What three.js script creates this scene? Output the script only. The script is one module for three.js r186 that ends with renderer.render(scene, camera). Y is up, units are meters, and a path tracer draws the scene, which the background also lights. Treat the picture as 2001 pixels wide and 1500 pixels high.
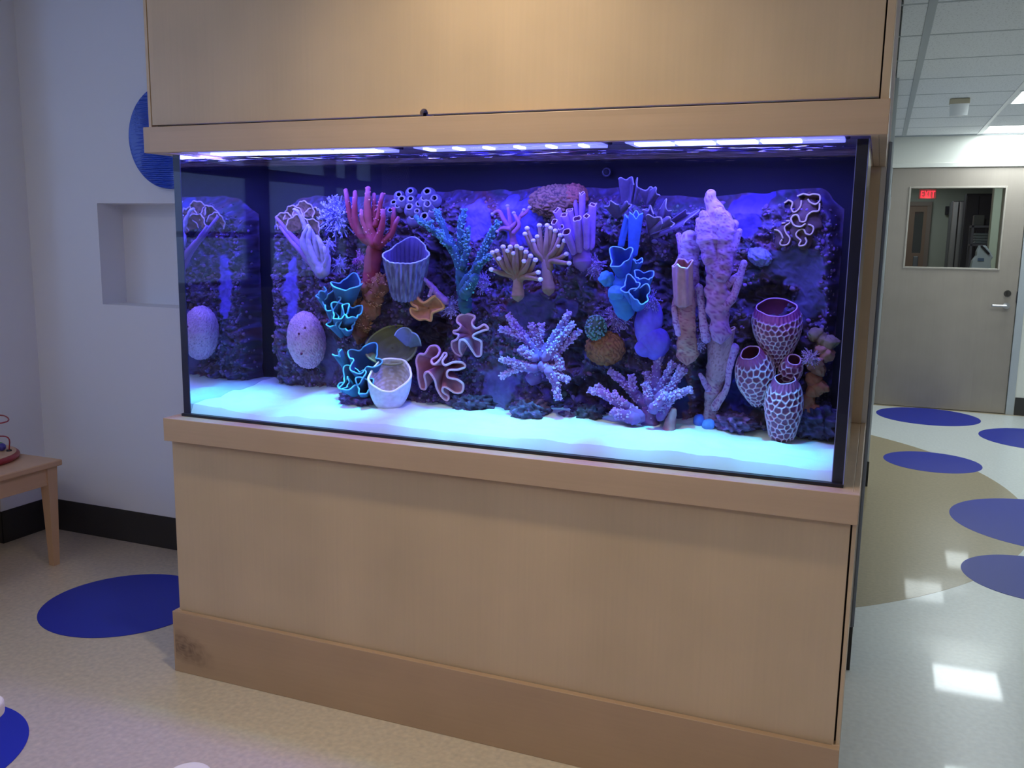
import * as THREE from 'three';
import { RoundedBoxGeometry } from 'three/addons/geometries/RoundedBoxGeometry.js';
import { ImprovedNoise } from 'three/addons/math/ImprovedNoise.js';
import { mergeGeometries } from 'three/addons/utils/BufferGeometryUtils.js';
import { RectAreaLightUniformsLib } from 'three/addons/lights/RectAreaLightUniformsLib.js';
import { FontLoader } from 'three/addons/loaders/FontLoader.js';
import { TextGeometry } from 'three/addons/geometries/TextGeometry.js';

// ---------- camera, sky, exposure, area lights ----------
const scene = new THREE.Scene();
const camera = new THREE.PerspectiveCamera(45.94, 2001 / 1500, 0.05, 60);
camera.position.set(2.0011, 1.395, 2.1596);
camera.rotation.order = 'YXZ';
camera.rotation.set(-0.1609, 0.38, 0.0154);
const renderer = new THREE.WebGLRenderer({ antialias: true });
renderer.toneMapping = THREE.LinearToneMapping;
renderer.toneMappingExposure = 1.0;
renderer.shadowMap.enabled = true;
scene.background = new THREE.Color().setRGB(0.95, 1.45, 2.9);      // overcast dusk sky outside the windows
RectAreaLightUniformsLib.init();
const LIT = {                                                        // every strength in one place
  roomPanel: 13, corridorPanel: 13, farPanel: 4, downlight: 5.5,
  tankArea: 42, tankSpot: 4.8,
};
const C_ROOM = [1, 0.965, 0.92], C_CORR = [0.86, 0.97, 1.0], C_TANK = [0.125, 0.11, 1.0], C_SPOT = [0.07, 0.85, 1.0];

// ---------- helpers ----------
const V = (a, b, c) => Array.isArray(a) ? new THREE.Vector3(a[0], a[1], a[2]) : a.isVector3 ? a.clone() : new THREE.Vector3(a, b, c);
function rng(s) { let a = s >>> 0; return () => { a = (a + 0x6d2b79f5) >>> 0; let t = Math.imul(a ^ (a >>> 15), 1 | a); t = (t + Math.imul(t ^ (t >>> 7), 61 | t)) ^ t; return ((t ^ (t >>> 14)) >>> 0) / 4294967296; }; }
const IN = new ImprovedNoise();
const nz = (x, y, z = 0) => IN.noise(x + 31.7, y + 17.3, z + 5.1);
const fbm = (x, y, z, o = 4) => { let s = 0, a = 0.5; for (let i = 0; i < o; i++) { s += a * nz(x, y, z); x *= 2.03; y *= 2.03; z *= 2.03; a *= 0.5; } return s; };
const clamp = (x, a = 0, b = 1) => Math.min(b, Math.max(a, x));
const sstep = (a, b, x) => { const t = clamp((x - a) / (b - a)); return t * t * (3 - 2 * t); };
const mix = (a, b, t) => a + (b - a) * t;
const mix3 = (a, b, t) => [mix(a[0], b[0], t), mix(a[1], b[1], t), mix(a[2], b[2], t)];
const used = {};
function numbered(n) { used[n] = (used[n] ?? -1) + 1; return used[n] ? n + '_' + String(used[n]).padStart(3, '0') : n; }
function thing(name, label, category, pos = [0, 0, 0], group, kind) {
  const o = new THREE.Group(); o.name = numbered(name); o.position.set(...pos); scene.add(o);
  o.userData = { label, category }; if (group) o.userData.group = group; if (kind) o.userData.kind = kind;
  return o;
}
function struct(name) { const o = new THREE.Group(); o.name = name; o.userData = { kind: 'structure' }; scene.add(o); return o; }
function put(parent, name, geo, mat, label) {                       // geometry is given in world metres
  const p = parent.position; geo.translate(-p.x, -p.y, -p.z);
  const m = new THREE.Mesh(geo, mat); m.name = name; m.castShadow = m.receiveShadow = true;
  if (label) m.userData.label = label;
  parent.add(m); return m;
}
function sub(part, name, geo, mat, label) { const q = part.parent.position; geo.translate(-q.x, -q.y, -q.z); const m = new THREE.Mesh(geo, mat); m.name = name; m.castShadow = m.receiveShadow = true; if (label) m.userData.label = label; part.add(m); return m; }
function one(name, label, category, geo, mat, group, kind) {        // a thing that is one mesh
  geo.computeBoundingBox(); const c = geo.boundingBox.getCenter(V(0, 0, 0)); c.y = geo.boundingBox.min.y;
  geo.translate(-c.x, -c.y, -c.z);
  const m = new THREE.Mesh(geo, mat); m.name = numbered(name); m.position.copy(c); m.castShadow = m.receiveShadow = true; scene.add(m);
  m.userData = { label, category }; if (group) m.userData.group = group; if (kind) m.userData.kind = kind;
  return m;
}
function metreUV(g, turn) {
  const p = g.attributes.position, n = g.attributes.normal, uv = new Float32Array(p.count * 2);
  for (let i = 0; i < p.count; i++) {
    const ax = Math.abs(n.getX(i)), ay = Math.abs(n.getY(i)), az = Math.abs(n.getZ(i));
    let u, v; if (az >= ax && az >= ay) { u = p.getX(i); v = p.getY(i); } else if (ax >= ay) { u = p.getZ(i); v = p.getY(i); } else { u = p.getX(i); v = p.getZ(i); }
    uv[2 * i] = turn ? v : u; uv[2 * i + 1] = turn ? u : v;
  }
  g.setAttribute('uv', new THREE.BufferAttribute(uv, 2)); return g;
}
function box(x0, x1, y0, y1, z0, z1, r = 0.002, turn = false) {     // a box between two corners, edges eased
  const w = x1 - x0, h = y1 - y0, d = z1 - z0, m = Math.min(w, h, d);
  const g = r > 0 ? new RoundedBoxGeometry(w, h, d, 1, Math.min(r, m * 0.45)) : new THREE.BoxGeometry(w, h, d).toNonIndexed();
  g.translate((x0 + x1) / 2, (y0 + y1) / 2, (z0 + z1) / 2); return metreUV(g, turn);
}
function extrude(shape, depth, z, bevel = 0) {
  const g = new THREE.ExtrudeGeometry(shape, { depth: depth - 2 * bevel, bevelEnabled: bevel > 0, bevelSize: bevel, bevelThickness: bevel, bevelSegments: 2, curveSegments: 40 });
  g.translate(0, 0, z + bevel); return metreUV(g);
}
const poly = (pts) => new THREE.Shape(pts.map((p) => new THREE.Vector2(p[0], p[1])));
const rect = (x0, x1, y0, y1) => [[x0, y0], [x1, y0], [x1, y1], [x0, y1]];
function withHoles(pts, ...holes) { const s = poly(pts); for (const h of holes) s.holes.push(new THREE.Path(h.map((p) => new THREE.Vector2(p[0], p[1])))); return s; }
function flat(shape, y, t) { const g = new THREE.ExtrudeGeometry(shape, { depth: t, bevelEnabled: false, curveSegments: 64 }); g.rotateX(Math.PI / 2); g.translate(0, y, 0); return metreUV(g); }  // shape given as (x, z); its top lies at y
function tex(w, h, fn, srgb = true) {
  const d = new Uint8Array(w * h * 4);
  for (let j = 0; j < h; j++) for (let i = 0; i < w; i++) { const c = fn(i / w, j / h), k = 4 * (j * w + i); d[k] = clamp(c[0], 0, 255); d[k + 1] = clamp(c[1], 0, 255); d[k + 2] = clamp(c[2], 0, 255); d[k + 3] = 255; }
  const t = new THREE.DataTexture(d, w, h, THREE.RGBAFormat); t.magFilter = THREE.LinearFilter; t.minFilter = THREE.LinearMipmapLinearFilter; t.generateMipmaps = true;
  t.wrapS = t.wrapT = THREE.RepeatWrapping; if (srgb) t.colorSpace = THREE.SRGBColorSpace; t.needsUpdate = true; return t;
}
const lin = (r, g, b) => new THREE.Color().setRGB(r, g, b);
const std = (c, rough = 0.6, o = {}) => new THREE.MeshStandardMaterial({ color: lin(...c), roughness: rough, ...o });
const glow = (c, e, k = 1) => new THREE.MeshStandardMaterial({ color: lin(...c), roughness: 0.5, emissive: lin(...e), emissiveIntensity: k });
function panelLight(x, y, z, w, d, color, power) {                  // area light facing straight down
  const l = new THREE.RectAreaLight(lin(...color), power, w, d); l.position.set(x, y, z); l.lookAt(x, y - 1, z); l.name = 'panel_light'; scene.add(l); return l;
}

// ---------- materials ----------
function maple(seed, fx, fy, sizeX, sizeY, base, knot) {            // fx, fy: grain frequency along each side
  const t = tex(fx > fy ? 1024 : 2048, fx > fy ? 512 : 256, (u, v) => {
    const x = u * sizeX, y = v * sizeY;
    const streak = fbm(x * fx, y * fy, seed, 3), broad = nz(x * fx * 0.06 + 3, y * fy * 0.12, seed + 4), curl = fbm(x * 5 + 0.4 * nz(x * 3, y * 3, 2), y * 5, seed + 9, 3);
    let k = 1 + 0.022 * streak + 0.035 * broad + 0.045 * curl, c = [base[0] * k, base[1] * k, base[2] * (k - 0.01)];
    if (knot) {
      const dx = x - knot[0], dy = y - knot[1], w = 0.012 * nz(x * 30, y * 40, 3), d = Math.hypot((dx + w) * 0.8, (dy + dx * 0.25 + w) * 1.6);
      const rings = 0.5 + 0.5 * Math.sin(d * 420 + 3 * nz(x * 25, y * 25, 8)), a = sstep(0.11, 0.005, d) * (0.55 + 0.25 * rings) * (0.75 + 0.5 * nz(x * 60, y * 60, 1));
      c = mix3(c, [96, 70, 50], clamp(a));
    }
    return c;
  });
  t.repeat.set(1 / sizeX, 1 / sizeY); return t;
}
const MAPLE = [207, 179, 141];
const panelWood = new THREE.MeshPhysicalMaterial({ map: maple(1, 120, 3, 2.2, 1.1, MAPLE), roughness: 0.42, clearcoat: 0.15, clearcoatRoughness: 0.35 });
const railWood = new THREE.MeshPhysicalMaterial({ map: maple(5, 4, 160, 2.2, 0.28, [198, 167, 134]), roughness: 0.42, clearcoat: 0.15, clearcoatRoughness: 0.35 });
const plinthWood = new THREE.MeshPhysicalMaterial({ map: maple(8, 4, 140, 2.2, 0.28, [184, 151, 116], [0.035, 0.085]), roughness: 0.45, clearcoat: 0.12, clearcoatRoughness: 0.4 });
const tableWood = new THREE.MeshStandardMaterial({ map: maple(12, 5, 120, 1.2, 0.3, [205, 165, 128]), roughness: 0.4 });
const doorWood = new THREE.MeshStandardMaterial({ map: maple(15, 90, 2, 1.4, 2.2, [156, 146, 137]), roughness: 0.45 });
const darkGap = std([0.03, 0.02, 0.015], 0.9);
const wallPaint = std([0.84, 0.84, 0.85], 0.75), wallPale = std([0.74, 0.74, 0.68], 0.75), farPaint = std([0.45, 0.5, 0.42], 0.7);
const vinylBase = std([0.028, 0.026, 0.026], 0.5), framePaint = std([0.42, 0.45, 0.48], 0.45), ceilPaint = std([0.62, 0.64, 0.66], 0.9), gridPaint = std([0.42, 0.45, 0.47], 0.6), brightTrim = std([0.75, 0.76, 0.77], 0.5);
const steel = new THREE.MeshStandardMaterial({ color: lin(0.55, 0.55, 0.56), metalness: 1, roughness: 0.3 });
const black = std([0.006, 0.006, 0.012], 0.4), blackMatt = std([0.004, 0.004, 0.008], 0.8);
const clearGlass = new THREE.MeshPhysicalMaterial({ color: 0xffffff, roughness: 0, transmission: 1, thickness: 0, ior: 1.5 });
const tankGlass = new THREE.MeshPhysicalMaterial({ color: 0xffffff, roughness: 0, transmission: 1, thickness: 0, ior: 1.2 });   // water behind it takes away the inner reflection
function vinyl(seed, base, amp, spread) {
  const t = tex(1024, 1024, (u, v) => {
    const a = nz(u * 256, v * 256, seed) + 0.6 * nz(u * 512, v * 512, seed + 3), k = 1 + amp * a; const b = spread * nz(u * 256 + 7, v * 256, seed + 9);
    return [base[0] * (k + b), base[1] * k, base[2] * (k - b)];
  });
  t.repeat.set(1 / 4, 1 / 4); return t;
}
const floorBeige = new THREE.MeshPhysicalMaterial({ map: vinyl(1, [206, 190, 160], 0.07, 0.012), roughness: 0.34, clearcoat: 0.35, clearcoatRoughness: 0.16 });
const floorTan = new THREE.MeshPhysicalMaterial({ map: vinyl(4, [170, 155, 122], 0.05, 0.01), roughness: 0.3, clearcoat: 0.3, clearcoatRoughness: 0.045 });
const floorPale = new THREE.MeshPhysicalMaterial({ map: vinyl(7, [226, 230, 228], 0.035, 0.006), roughness: 0.3, clearcoat: 0.3, clearcoatRoughness: 0.045 });
const floorBlue = new THREE.MeshPhysicalMaterial({ color: lin(0.018, 0.032, 0.36), roughness: 0.45, clearcoat: 0.04, clearcoatRoughness: 0.12, specularIntensity: 0.45 });

// ---------- the room ----------
const LX = -2.2, RX = 4.2, FZ = 5.6, CEIL = 2.62, CC = 2.275, BZ = -0.867;
{
  const f = struct('floor');
  put(f, 'vinyl_field', box(LX - 0.1, RX + 0.1, -0.1, 0, -13.1, FZ + 0.1, 0), floorBeige, 'mottled beige vinyl flooring');
  const pale = [[2.006, -6.2], [RX, -6.2], [RX, FZ], [1.2, FZ]]; for (let i = 0; i <= 24; i++) { const a = i / 24; pale.push([1.2 + 0.79 * Math.sin(a * 1.5708), 2.4 - 2.36 * (1 - Math.cos(a * 1.5708))]); } pale.push([1.99, -0.86], [2.006, -0.86]);
  put(f, 'corridor_field', flat(poly(pale), 0.0006, 0.0006), floorPale, 'pale grey vinyl flooring of the corridor');
  const arc = []; for (let i = 0; i <= 48; i++) { const a = mix(-0.883, 0.883, i / 48); arc.push([0.585 + 2.245 * Math.cos(a), -3.155 + 2.245 * Math.sin(a)]); }
  put(f, 'curved_field', flat(poly(arc), 0.0012, 0.0006), floorTan, 'tan vinyl field with a curved edge');
  for (const [x, z, r] of [[-0.555, -0.325, 0.3], [-0.31, 0.69, 0.29], [2.46, -5.85, 0.39], [3.18, -5.24, 0.4], [2.413, -4.15, 0.292], [2.91, -2.95, 0.47], [2.72, -2.07, 0.29]]) {
    const s = new THREE.Shape(); s.absarc(x, z, r, 0, Math.PI * 2); put(f, 'dot', flat(s, 0.0018, 0.0012), floorBlue);
  }
}
{
  const c = struct('ceiling');
  put(c, 'ceiling_board', box(LX - 0.1, RX + 0.1, CEIL, CEIL + 0.1, BZ - 0.2, FZ + 0.1, 0), wallPaint);
  const w = struct('wall_back');
  put(w, 'plaster', extrude(withHoles(rect(-1.56, 2.004, 0, CEIL), rect(-1.15, -0.5, 1.076, 1.511)), 0.14, BZ - 0.14), wallPaint);
  put(w, 'niche_back', box(-1.3, -0.4, 1.0, 1.6, BZ - 0.2, BZ - 0.14, 0), wallPaint);
  const b = struct('baseboard_back'); put(b, 'vinyl_strip', box(-1.556, 2.004, 0, 0.148, BZ, BZ + 0.004, 0.001), vinylBase);
  const l = struct('wall_left'); put(l, 'plaster', box(LX - 0.1, -1.56, 0, CEIL, BZ - 0.14, -0.62, 0), wallPaint);
  const bl = struct('baseboard_left'); put(bl, 'vinyl_strip', box(-1.56, -1.556, 0, 0.148, BZ + 0.004, -0.616, 0.001), vinylBase); put(bl, 'vinyl_strip', box(LX, -1.556, 0, 0.148, -0.62, -0.616, 0.001), vinylBase);
}
{ // window wall on the left, seen mirrored in the tank glass
  const w = struct('wall_window'), Z0 = 0.1, Z1 = 5.1, Y0 = 1.0, Y1 = 2.4, g = extrude(withHoles(rect(-FZ, 0.62, 0, CEIL), rect(-Z1, -Z0, Y0, Y1)), 0.1, 0); g.rotateY(Math.PI / 2); g.translate(LX - 0.1, 0, 0);
  put(w, 'plaster', metreUV(g), wallPaint);
  const alu = std([0.05, 0.055, 0.065], 0.45), n = struct('window_1'), bar = (z0, z1, y0, y1, x0 = LX - 0.09, x1 = LX - 0.02) => put(n, 'window_frame', box(x0, x1, y0, y1, z0, z1, 0.003), alu);
  bar(Z0, Z1, Y0, Y0 + 0.06); bar(Z0, Z1, Y1 - 0.06, Y1); bar(Z0, Z1, 1.78, 1.86); bar(Z0, Z1, 1.36, 1.4);
  for (const z of [Z0, 0.9, 1.6, 2.4, 3.28, 3.4, 4.3, 4.62, Z1 - 0.06]) bar(z, z + 0.06, Y0, Y1, LX - 0.1, LX - 0.01);
  put(n, 'sill', box(LX - 0.1, LX + 0.1, Y0 - 0.03, Y0, Z0 - 0.05, Z1 + 0.05, 0.004), brightTrim);
  for (const [a, b] of [[Z0 + 0.06, 0.9], [0.96, 1.6], [1.66, 2.4], [2.46, 3.28], [3.46, 4.3], [4.36, 4.62], [4.68, Z1 - 0.06]]) for (const [c, d] of [[Y0 + 0.06, 1.36], [1.4, 1.78], [1.86, Y1 - 0.06]]) put(n, 'pane', box(LX - 0.058, LX - 0.052, c, d, a, b, 0), clearGlass);
}
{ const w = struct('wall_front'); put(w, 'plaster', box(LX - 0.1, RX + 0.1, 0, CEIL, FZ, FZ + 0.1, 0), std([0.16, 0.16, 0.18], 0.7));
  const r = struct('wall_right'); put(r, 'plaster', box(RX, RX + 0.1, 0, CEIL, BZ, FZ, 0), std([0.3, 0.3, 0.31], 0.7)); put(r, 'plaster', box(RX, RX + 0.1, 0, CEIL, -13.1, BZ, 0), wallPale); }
{ // dividing wall beside the tank: its side is seen edge on; a step in it further down the corridor
  const w = struct('wall_side'); put(w, 'plaster', box(1.9, 2.006, 0, CEIL, -3.33, BZ - 0.002, 0.002), wallPale); put(w, 'plaster', box(1.9, 2.03, 0, CC + 0.1, -6.3, -3.33, 0.002), framePaint);
  const b = struct('baseboard_side'); put(b, 'vinyl_strip', box(2.006, 2.01, 0, 0.148, -3.33, BZ, 0.001), vinylBase); put(b, 'vinyl_strip', box(1.99, 2.01, 0, 0.148, BZ, BZ + 0.006, 0.001), vinylBase); put(b, 'vinyl_strip', box(2.006, 2.034, 0, 0.148, -3.33, -3.325, 0.001), vinylBase);
  const h = struct('wall_bulkhead'); put(h, 'plaster', box(2.006, RX, CC, CEIL, BZ - 0.1, BZ, 0.002), wallPaint);
  const cg = thing('corner_guard', 'tall grey vinyl corner guard on the wall end right of the tank', 'corner guard', [2.0, 0.15, BZ]);
  put(cg, 'front_leg', box(1.986, 2.002, 0.15, 1.69, BZ - 0.001, BZ + 0.003, 0.0012), std([0.62, 0.58, 0.5], 0.4), 'cream front leg'); put(cg, 'side_leg', box(2.002, 2.0125, 0.15, 1.695, BZ - 0.06, BZ + 0.004, 0.003), std([0.2, 0.23, 0.27], 0.35), 'grey side leg');
}
{ // far wall of the corridor, with door_1
  const w = struct('wall_far'); put(w, 'plaster', box(2.0, 2.045, 0, CC, -6.37, -6.25, 0), framePaint); put(w, 'plaster', box(2.045, 3.07, 2.018, CC, -6.37, -6.25, 0), wallPale); put(w, 'plaster', box(3.07, RX, 0, CC, -6.37, -6.25, 0), wallPale);
  const b = struct('baseboard_far'); put(b, 'vinyl_strip', box(3.13, RX, 0, 0.148, -6.25, -6.244, 0.001), vinylBase);
  const t = struct('trim_1'); put(t, 'jamb', box(2.034, 2.05, 0, 2.03, -6.26, -6.235, 0.003), framePaint); put(t, 'jamb', box(3.068, 3.125, 0, 2.03, -6.26, -6.235, 0.003), framePaint); put(t, 'head', box(2.034, 3.125, 2.014, 2.05, -6.26, -6.235, 0.003), wallPale);
  const d = struct('door_1');
  put(d, 'door_leaf', extrude(withHoles(rect(2.053, 3.062, 0.008, 2.01), rect(2.205, 2.905, 1.2, 1.845)), 0.045, -6.295), doorWood);
  for (const g of [box(2.19, 2.205, 1.185, 1.86, -6.253, -6.243, 0.003), box(2.905, 2.92, 1.185, 1.86, -6.253, -6.243, 0.003), box(2.205, 2.905, 1.845, 1.86, -6.253, -6.243, 0.003), box(2.205, 2.905, 1.185, 1.2, -6.253, -6.243, 0.003)]) put(d, 'window_bead', g, std([0.4, 0.36, 0.31], 0.45));
  put(d, 'window_pane', box(2.205, 2.905, 1.2, 1.845, -6.275, -6.27, 0), clearGlass);
  const lev = mergeGeometries([new THREE.CylinderGeometry(0.027, 0.027, 0.012, 20).rotateX(Math.PI / 2).translate(2.995, 0.9, -6.244), new THREE.CylinderGeometry(0.011, 0.011, 0.05, 12).rotateX(Math.PI / 2).translate(2.995, 0.9, -6.22), new THREE.CapsuleGeometry(0.011, 0.1, 6, 12).rotateZ(Math.PI / 2).translate(2.94, 0.9, -6.197)]);
  put(d, 'lever_handle', lev, steel, 'brushed steel lever handle'); put(d, 'deadbolt', mergeGeometries([new THREE.CylinderGeometry(0.024, 0.027, 0.014, 20).rotateX(Math.PI / 2).translate(2.995, 1.0, -6.243), new THREE.BoxGeometry(0.008, 0.03, 0.012).translate(2.995, 1.0, -6.232)]), std([0.08, 0.075, 0.07], 0.35, { metalness: 0.8 }), 'dark thumb turn');
  put(d, 'strike', box(3.06, 3.072, 0.93, 1.02, -6.252, -6.238, 0.002), black);
  for (const y of [0.3, 1.02, 1.72]) put(d, 'hinge', box(2.043, 2.056, y - 0.055, y + 0.055, -6.25, -6.232, 0.003), steel);
}
{ // corridor ceiling: lay-in tiles between tees
  const c = struct('ceiling_corridor'), xs = [2.006, 2.112, 2.67, 3.23, 3.79, RX], zs = [-0.967, -1.125, -1.695, -2.265, -2.835, -3.405, -3.975, -4.545, -5.115, -5.685, -6.25];
  put(c, 'ceiling_board', box(2.0, RX + 0.1, CC + 0.04, CC + 0.1, -6.4, BZ, 0), ceilPaint);
  const tile = tex(256, 256, (u, v) => { const a = nz(u * 64, v * 64, 2) + nz(u * 128, v * 128, 7), k = a < -0.55 ? 0.86 : 1; return [228 * k, 230 * k, 232 * k]; }); tile.repeat.set(1.7, 1.7);
  const tm = new THREE.MeshStandardMaterial({ map: tile, roughness: 0.92 }), tees = [];
  const lamps = [[2, 6], [2, 9], [4, 3]];
  for (let i = 0; i < xs.length - 1; i++) for (let j = 0; j < zs.length - 1; j++) {
    if (lamps.some((q) => q[0] === i && q[1] === j)) continue;
    put(c, 'ceiling_tile', box(xs[i] + 0.008, xs[i + 1] - 0.008, CC - 0.002, CC + 0.016, zs[j + 1] + 0.008, zs[j] - 0.008, 0.003), tm);
  }
  put(c, 'track', box(2.1, 2.132, CC - 0.006, CC + 0.012, -6.25, -0.967, 0.002), gridPaint, 'wide grey track in the ceiling');
  for (const x of xs.slice(2, -1)) put(c, 'grid_tee', box(x - 0.012, x + 0.012, CC - 0.006, CC + 0.012, -6.25, -0.967, 0.002), x < 2.7 ? brightTrim : gridPaint);
  for (const z of zs.slice(1, -1)) put(c, 'grid_tee', box(2.007, RX, CC - 0.003, CC + 0.012, z - 0.009, z + 0.009, 0.002), gridPaint);
  put(c, 'edge_angle', box(2.03, RX, CC - 0.012, CC + 0.012, -6.25, -6.23, 0.002), gridPaint);
  const who = ['square ceiling light panel in the corridor, the nearer of the two before the door', 'square ceiling light panel in the corridor right over the door wall', 'square ceiling light panel of the corridor nearest to the tank'];
  lamps.forEach(([i, j], k) => {
    const x0 = xs[i], x1 = xs[i + 1], z0 = zs[j + 1], z1 = zs[j], t = thing('ceiling_light', who[k], 'ceiling light', [(x0 + x1) / 2, CC, (z0 + z1) / 2], 'corridor light panels');
    put(t, 'frame', mergeGeometries([box(x0 + 0.01, x1 - 0.01, CC - 0.004, CC + 0.016, z0 + 0.01, z0 + 0.03, 0.002), box(x0 + 0.01, x1 - 0.01, CC - 0.004, CC + 0.016, z1 - 0.03, z1 - 0.01, 0.002), box(x0 + 0.01, x0 + 0.03, CC - 0.004, CC + 0.016, z0 + 0.03, z1 - 0.03, 0.002), box(x1 - 0.03, x1 - 0.01, CC - 0.004, CC + 0.016, z0 + 0.03, z1 - 0.03, 0.002)]), brightTrim);
    put(t, 'diffuser', box(x0 + 0.03, x1 - 0.03, CC + 0.002, CC + 0.012, z0 + 0.03, z1 - 0.03, 0), glow([0.9, 0.9, 0.9], C_CORR, 5));
    panelLight((x0 + x1) / 2, CC - 0.008, (z0 + z1) / 2, 0.5, 0.5, C_CORR, LIT.corridorPanel);
  });
  const e = thing('emergency_light', 'small beige box with a white lens hanging from the corridor ceiling', 'emergency light', [2.387, CC, -4.2]);
  put(e, 'housing', box(2.33, 2.443, CC - 0.035, CC - 0.004, -4.23, -4.17, 0.004), std([0.5, 0.45, 0.33], 0.5), 'beige housing'); put(e, 'lens', (() => { const g = new THREE.CylinderGeometry(0.075, 0.068, 0.07, 4, 1).rotateY(Math.PI / 4); g.scale(1, 1, 0.5); return metreUV(g.toNonIndexed().translate(2.387, CC - 0.07, -4.2)); })(), std([0.8, 0.82, 0.84], 0.25), 'white lens');
}
{ // main room ceiling lights and the downlight over the tank cabinet
  [[1.5, 3.6, 1], [3.2, 3.2, 1], [-1.0, 2.0, 0.5]].forEach(([x, z, share], k) => {
    const t = thing('room_light', ['square warm ceiling panel of the waiting room behind the viewer, left of the other', 'square warm ceiling panel of the waiting room behind the viewer toward the right wall', 'square warm ceiling panel of the waiting room nearest the left wall'][k], 'ceiling light', [x, CEIL, z], 'waiting room light panels');
    put(t, 'frame', extrude(withHoles(rect(x - 0.3, x + 0.3, -0.3, 0.3), rect(x - 0.27, x + 0.27, -0.27, 0.27)), 0.02, 0).rotateX(Math.PI / 2).translate(0, CEIL, z), brightTrim);
    put(t, 'diffuser', box(x - 0.27, x + 0.27, CEIL - 0.012, CEIL - 0.004, z - 0.27, z + 0.27, 0), glow([0.9, 0.9, 0.9], C_ROOM, 4 * share));
    panelLight(x, CEIL - 0.016, z, 0.54, 0.54, C_ROOM, LIT.roomPanel * share);
  });
  const t = thing('downlight', 'round recessed downlight in the ceiling before the tank cabinet', 'ceiling light', [1.12, CEIL, 0.5]);
  put(t, 'trim_ring', new THREE.TorusGeometry(0.075, 0.008, 10, 40).rotateX(Math.PI / 2).translate(1.12, CEIL - 0.004, 0.5), brightTrim); put(t, 'lens', new THREE.CylinderGeometry(0.068, 0.068, 0.006, 32).translate(1.12, CEIL - 0.004, 0.5), glow([0.9, 0.9, 0.85], C_ROOM, 6));
  const s = new THREE.SpotLight(lin(1, 0.86, 0.68), LIT.downlight, 0, 1.05, 0.9, 2); s.position.set(1.12, CEIL - 0.02, 0.5); s.target.position.set(1.1, 0, 0.35); s.castShadow = true; s.shadow.radius = 3; scene.add(s, s.target);
}
{ // the hall behind the door window
  const w = struct('wall_hall'); put(w, 'plaster', box(1.2, RX, 0, CC, -13.1, -13.0, 0), farPaint); put(w, 'plaster', box(1.1, 1.2, 0, CC, -13.1, -6.37, 0), farPaint); put(w, 'plaster', box(1.1, 2.0, 0, CC, -6.37, -6.3, 0), farPaint);
  const c = struct('ceiling_hall'); put(c, 'ceiling_board', box(1.1, RX + 0.1, CC, CC + 0.1, -13.1, -6.4, 0), ceilPaint);
  const A = [2.328,1.949,-12.98], B = [2.614,1.95,-12.98], d = struct('door_2');
  put(d, 'door_leaf', extrude(withHoles(rect(A[0], B[0], 0.01, A[1]), rect(A[0] + 0.12, A[0] + 0.24, 1.25, 1.86)), 0.05, -13.0), std([0.26, 0.17, 0.11], 0.5));
  put(d, 'window_pane', box(A[0] + 0.12, A[0] + 0.24, 1.25, 1.86, -12.985, -12.975, 0), std([0.08, 0.09, 0.08], 0.1));
  put(d, 'door_frame', extrude(withHoles(rect(A[0] - 0.06, B[0] + 0.06, 0, A[1] + 0.06), rect(A[0], B[0], 0, A[1])), 0.06, -12.99), std([0.25, 0.2, 0.16], 0.5));
  put(d, 'lock', box(B[0] - 0.14, B[0] - 0.07, 0.98, 1.2, -12.95, -12.92, 0.01), std([0.2, 0.22, 0.24], 0.4, { metalness: 0.6 }));
  const E0 = [2.423,2.084,-11.2], E1 = [2.635,1.977,-11.2], e = thing('exit_sign', 'white exit sign with glowing red letters seen through the door window', 'exit sign', [(E0[0] + E1[0]) / 2, CC, -11.2]);
  put(e, 'housing', box(E0[0], E1[0], E1[1], E0[1] + 0.02, -11.25, -11.2, 0.006), std([0.5, 0.5, 0.48], 0.5)); put(e, 'hanger', box((E0[0] + E1[0]) / 2 - 0.02, (E0[0] + E1[0]) / 2 + 0.02, E0[1] + 0.018, CC, -11.24, -11.21, 0.002), brightTrim);
  const font = await new FontLoader().loadAsync('fonts/droid/droid_sans_bold.typeface.json'), tg = new TextGeometry('EXIT', { font, size: 0.1, depth: 0.006, curveSegments: 4 }); tg.computeBoundingBox();
  const sx = (E1[0] - E0[0]) * 0.86 / tg.boundingBox.max.x, sy = (E0[1] - E1[1]) * 0.85 / 0.1; tg.scale(sx, sy, 1); tg.translate(E0[0] + (E1[0] - E0[0]) * 0.07, E1[1] + 0.012, -11.2);
  put(e, 'lettering', tg, glow([0.6, 0.02, 0.03], [1, 0.05, 0.08], 1.2), 'red glowing letters');
  const xl = new THREE.PointLight(lin(1, 0.1, 0.1), 0.03, 2); xl.position.set((E0[0] + E1[0]) / 2, E1[1], -11.12); scene.add(xl);
  const F0 = [2.889,1.984,-12], F1 = [3.055,1.984,-12], f = thing('steel_refrigerator', 'tall stainless steel refrigerator seen through the door window', 'refrigerator', [(F0[0] + F1[0]) / 2, 0, -12.3]);
  const fm = (F0[0] + F1[0]) / 2; put(f, 'body', box(F0[0], F1[0], 0, F0[1], -12.6, -12.05, 0.01), std([0.1, 0.1, 0.11], 0.4)); put(f, 'door', box(F0[0] + 0.005, fm - 0.004, 0.1, F0[1] - 0.01, -12.05, -12, 0.008), steel); put(f, 'door', box(fm + 0.004, F1[0] - 0.005, 0.1, F0[1] - 0.01, -12.05, -12, 0.008), steel);
  const G0 = [2.886,1.942,-12], G1 = [2.935,1.817,-12]; one('wall_box', 'small black box on the hall wall beside the steel refrigerator', 'box', box(G0[0] - 0.03, G1[0] - 0.03, G1[1], G0[1], -12.99, -12.9, 0.006), black);
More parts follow.
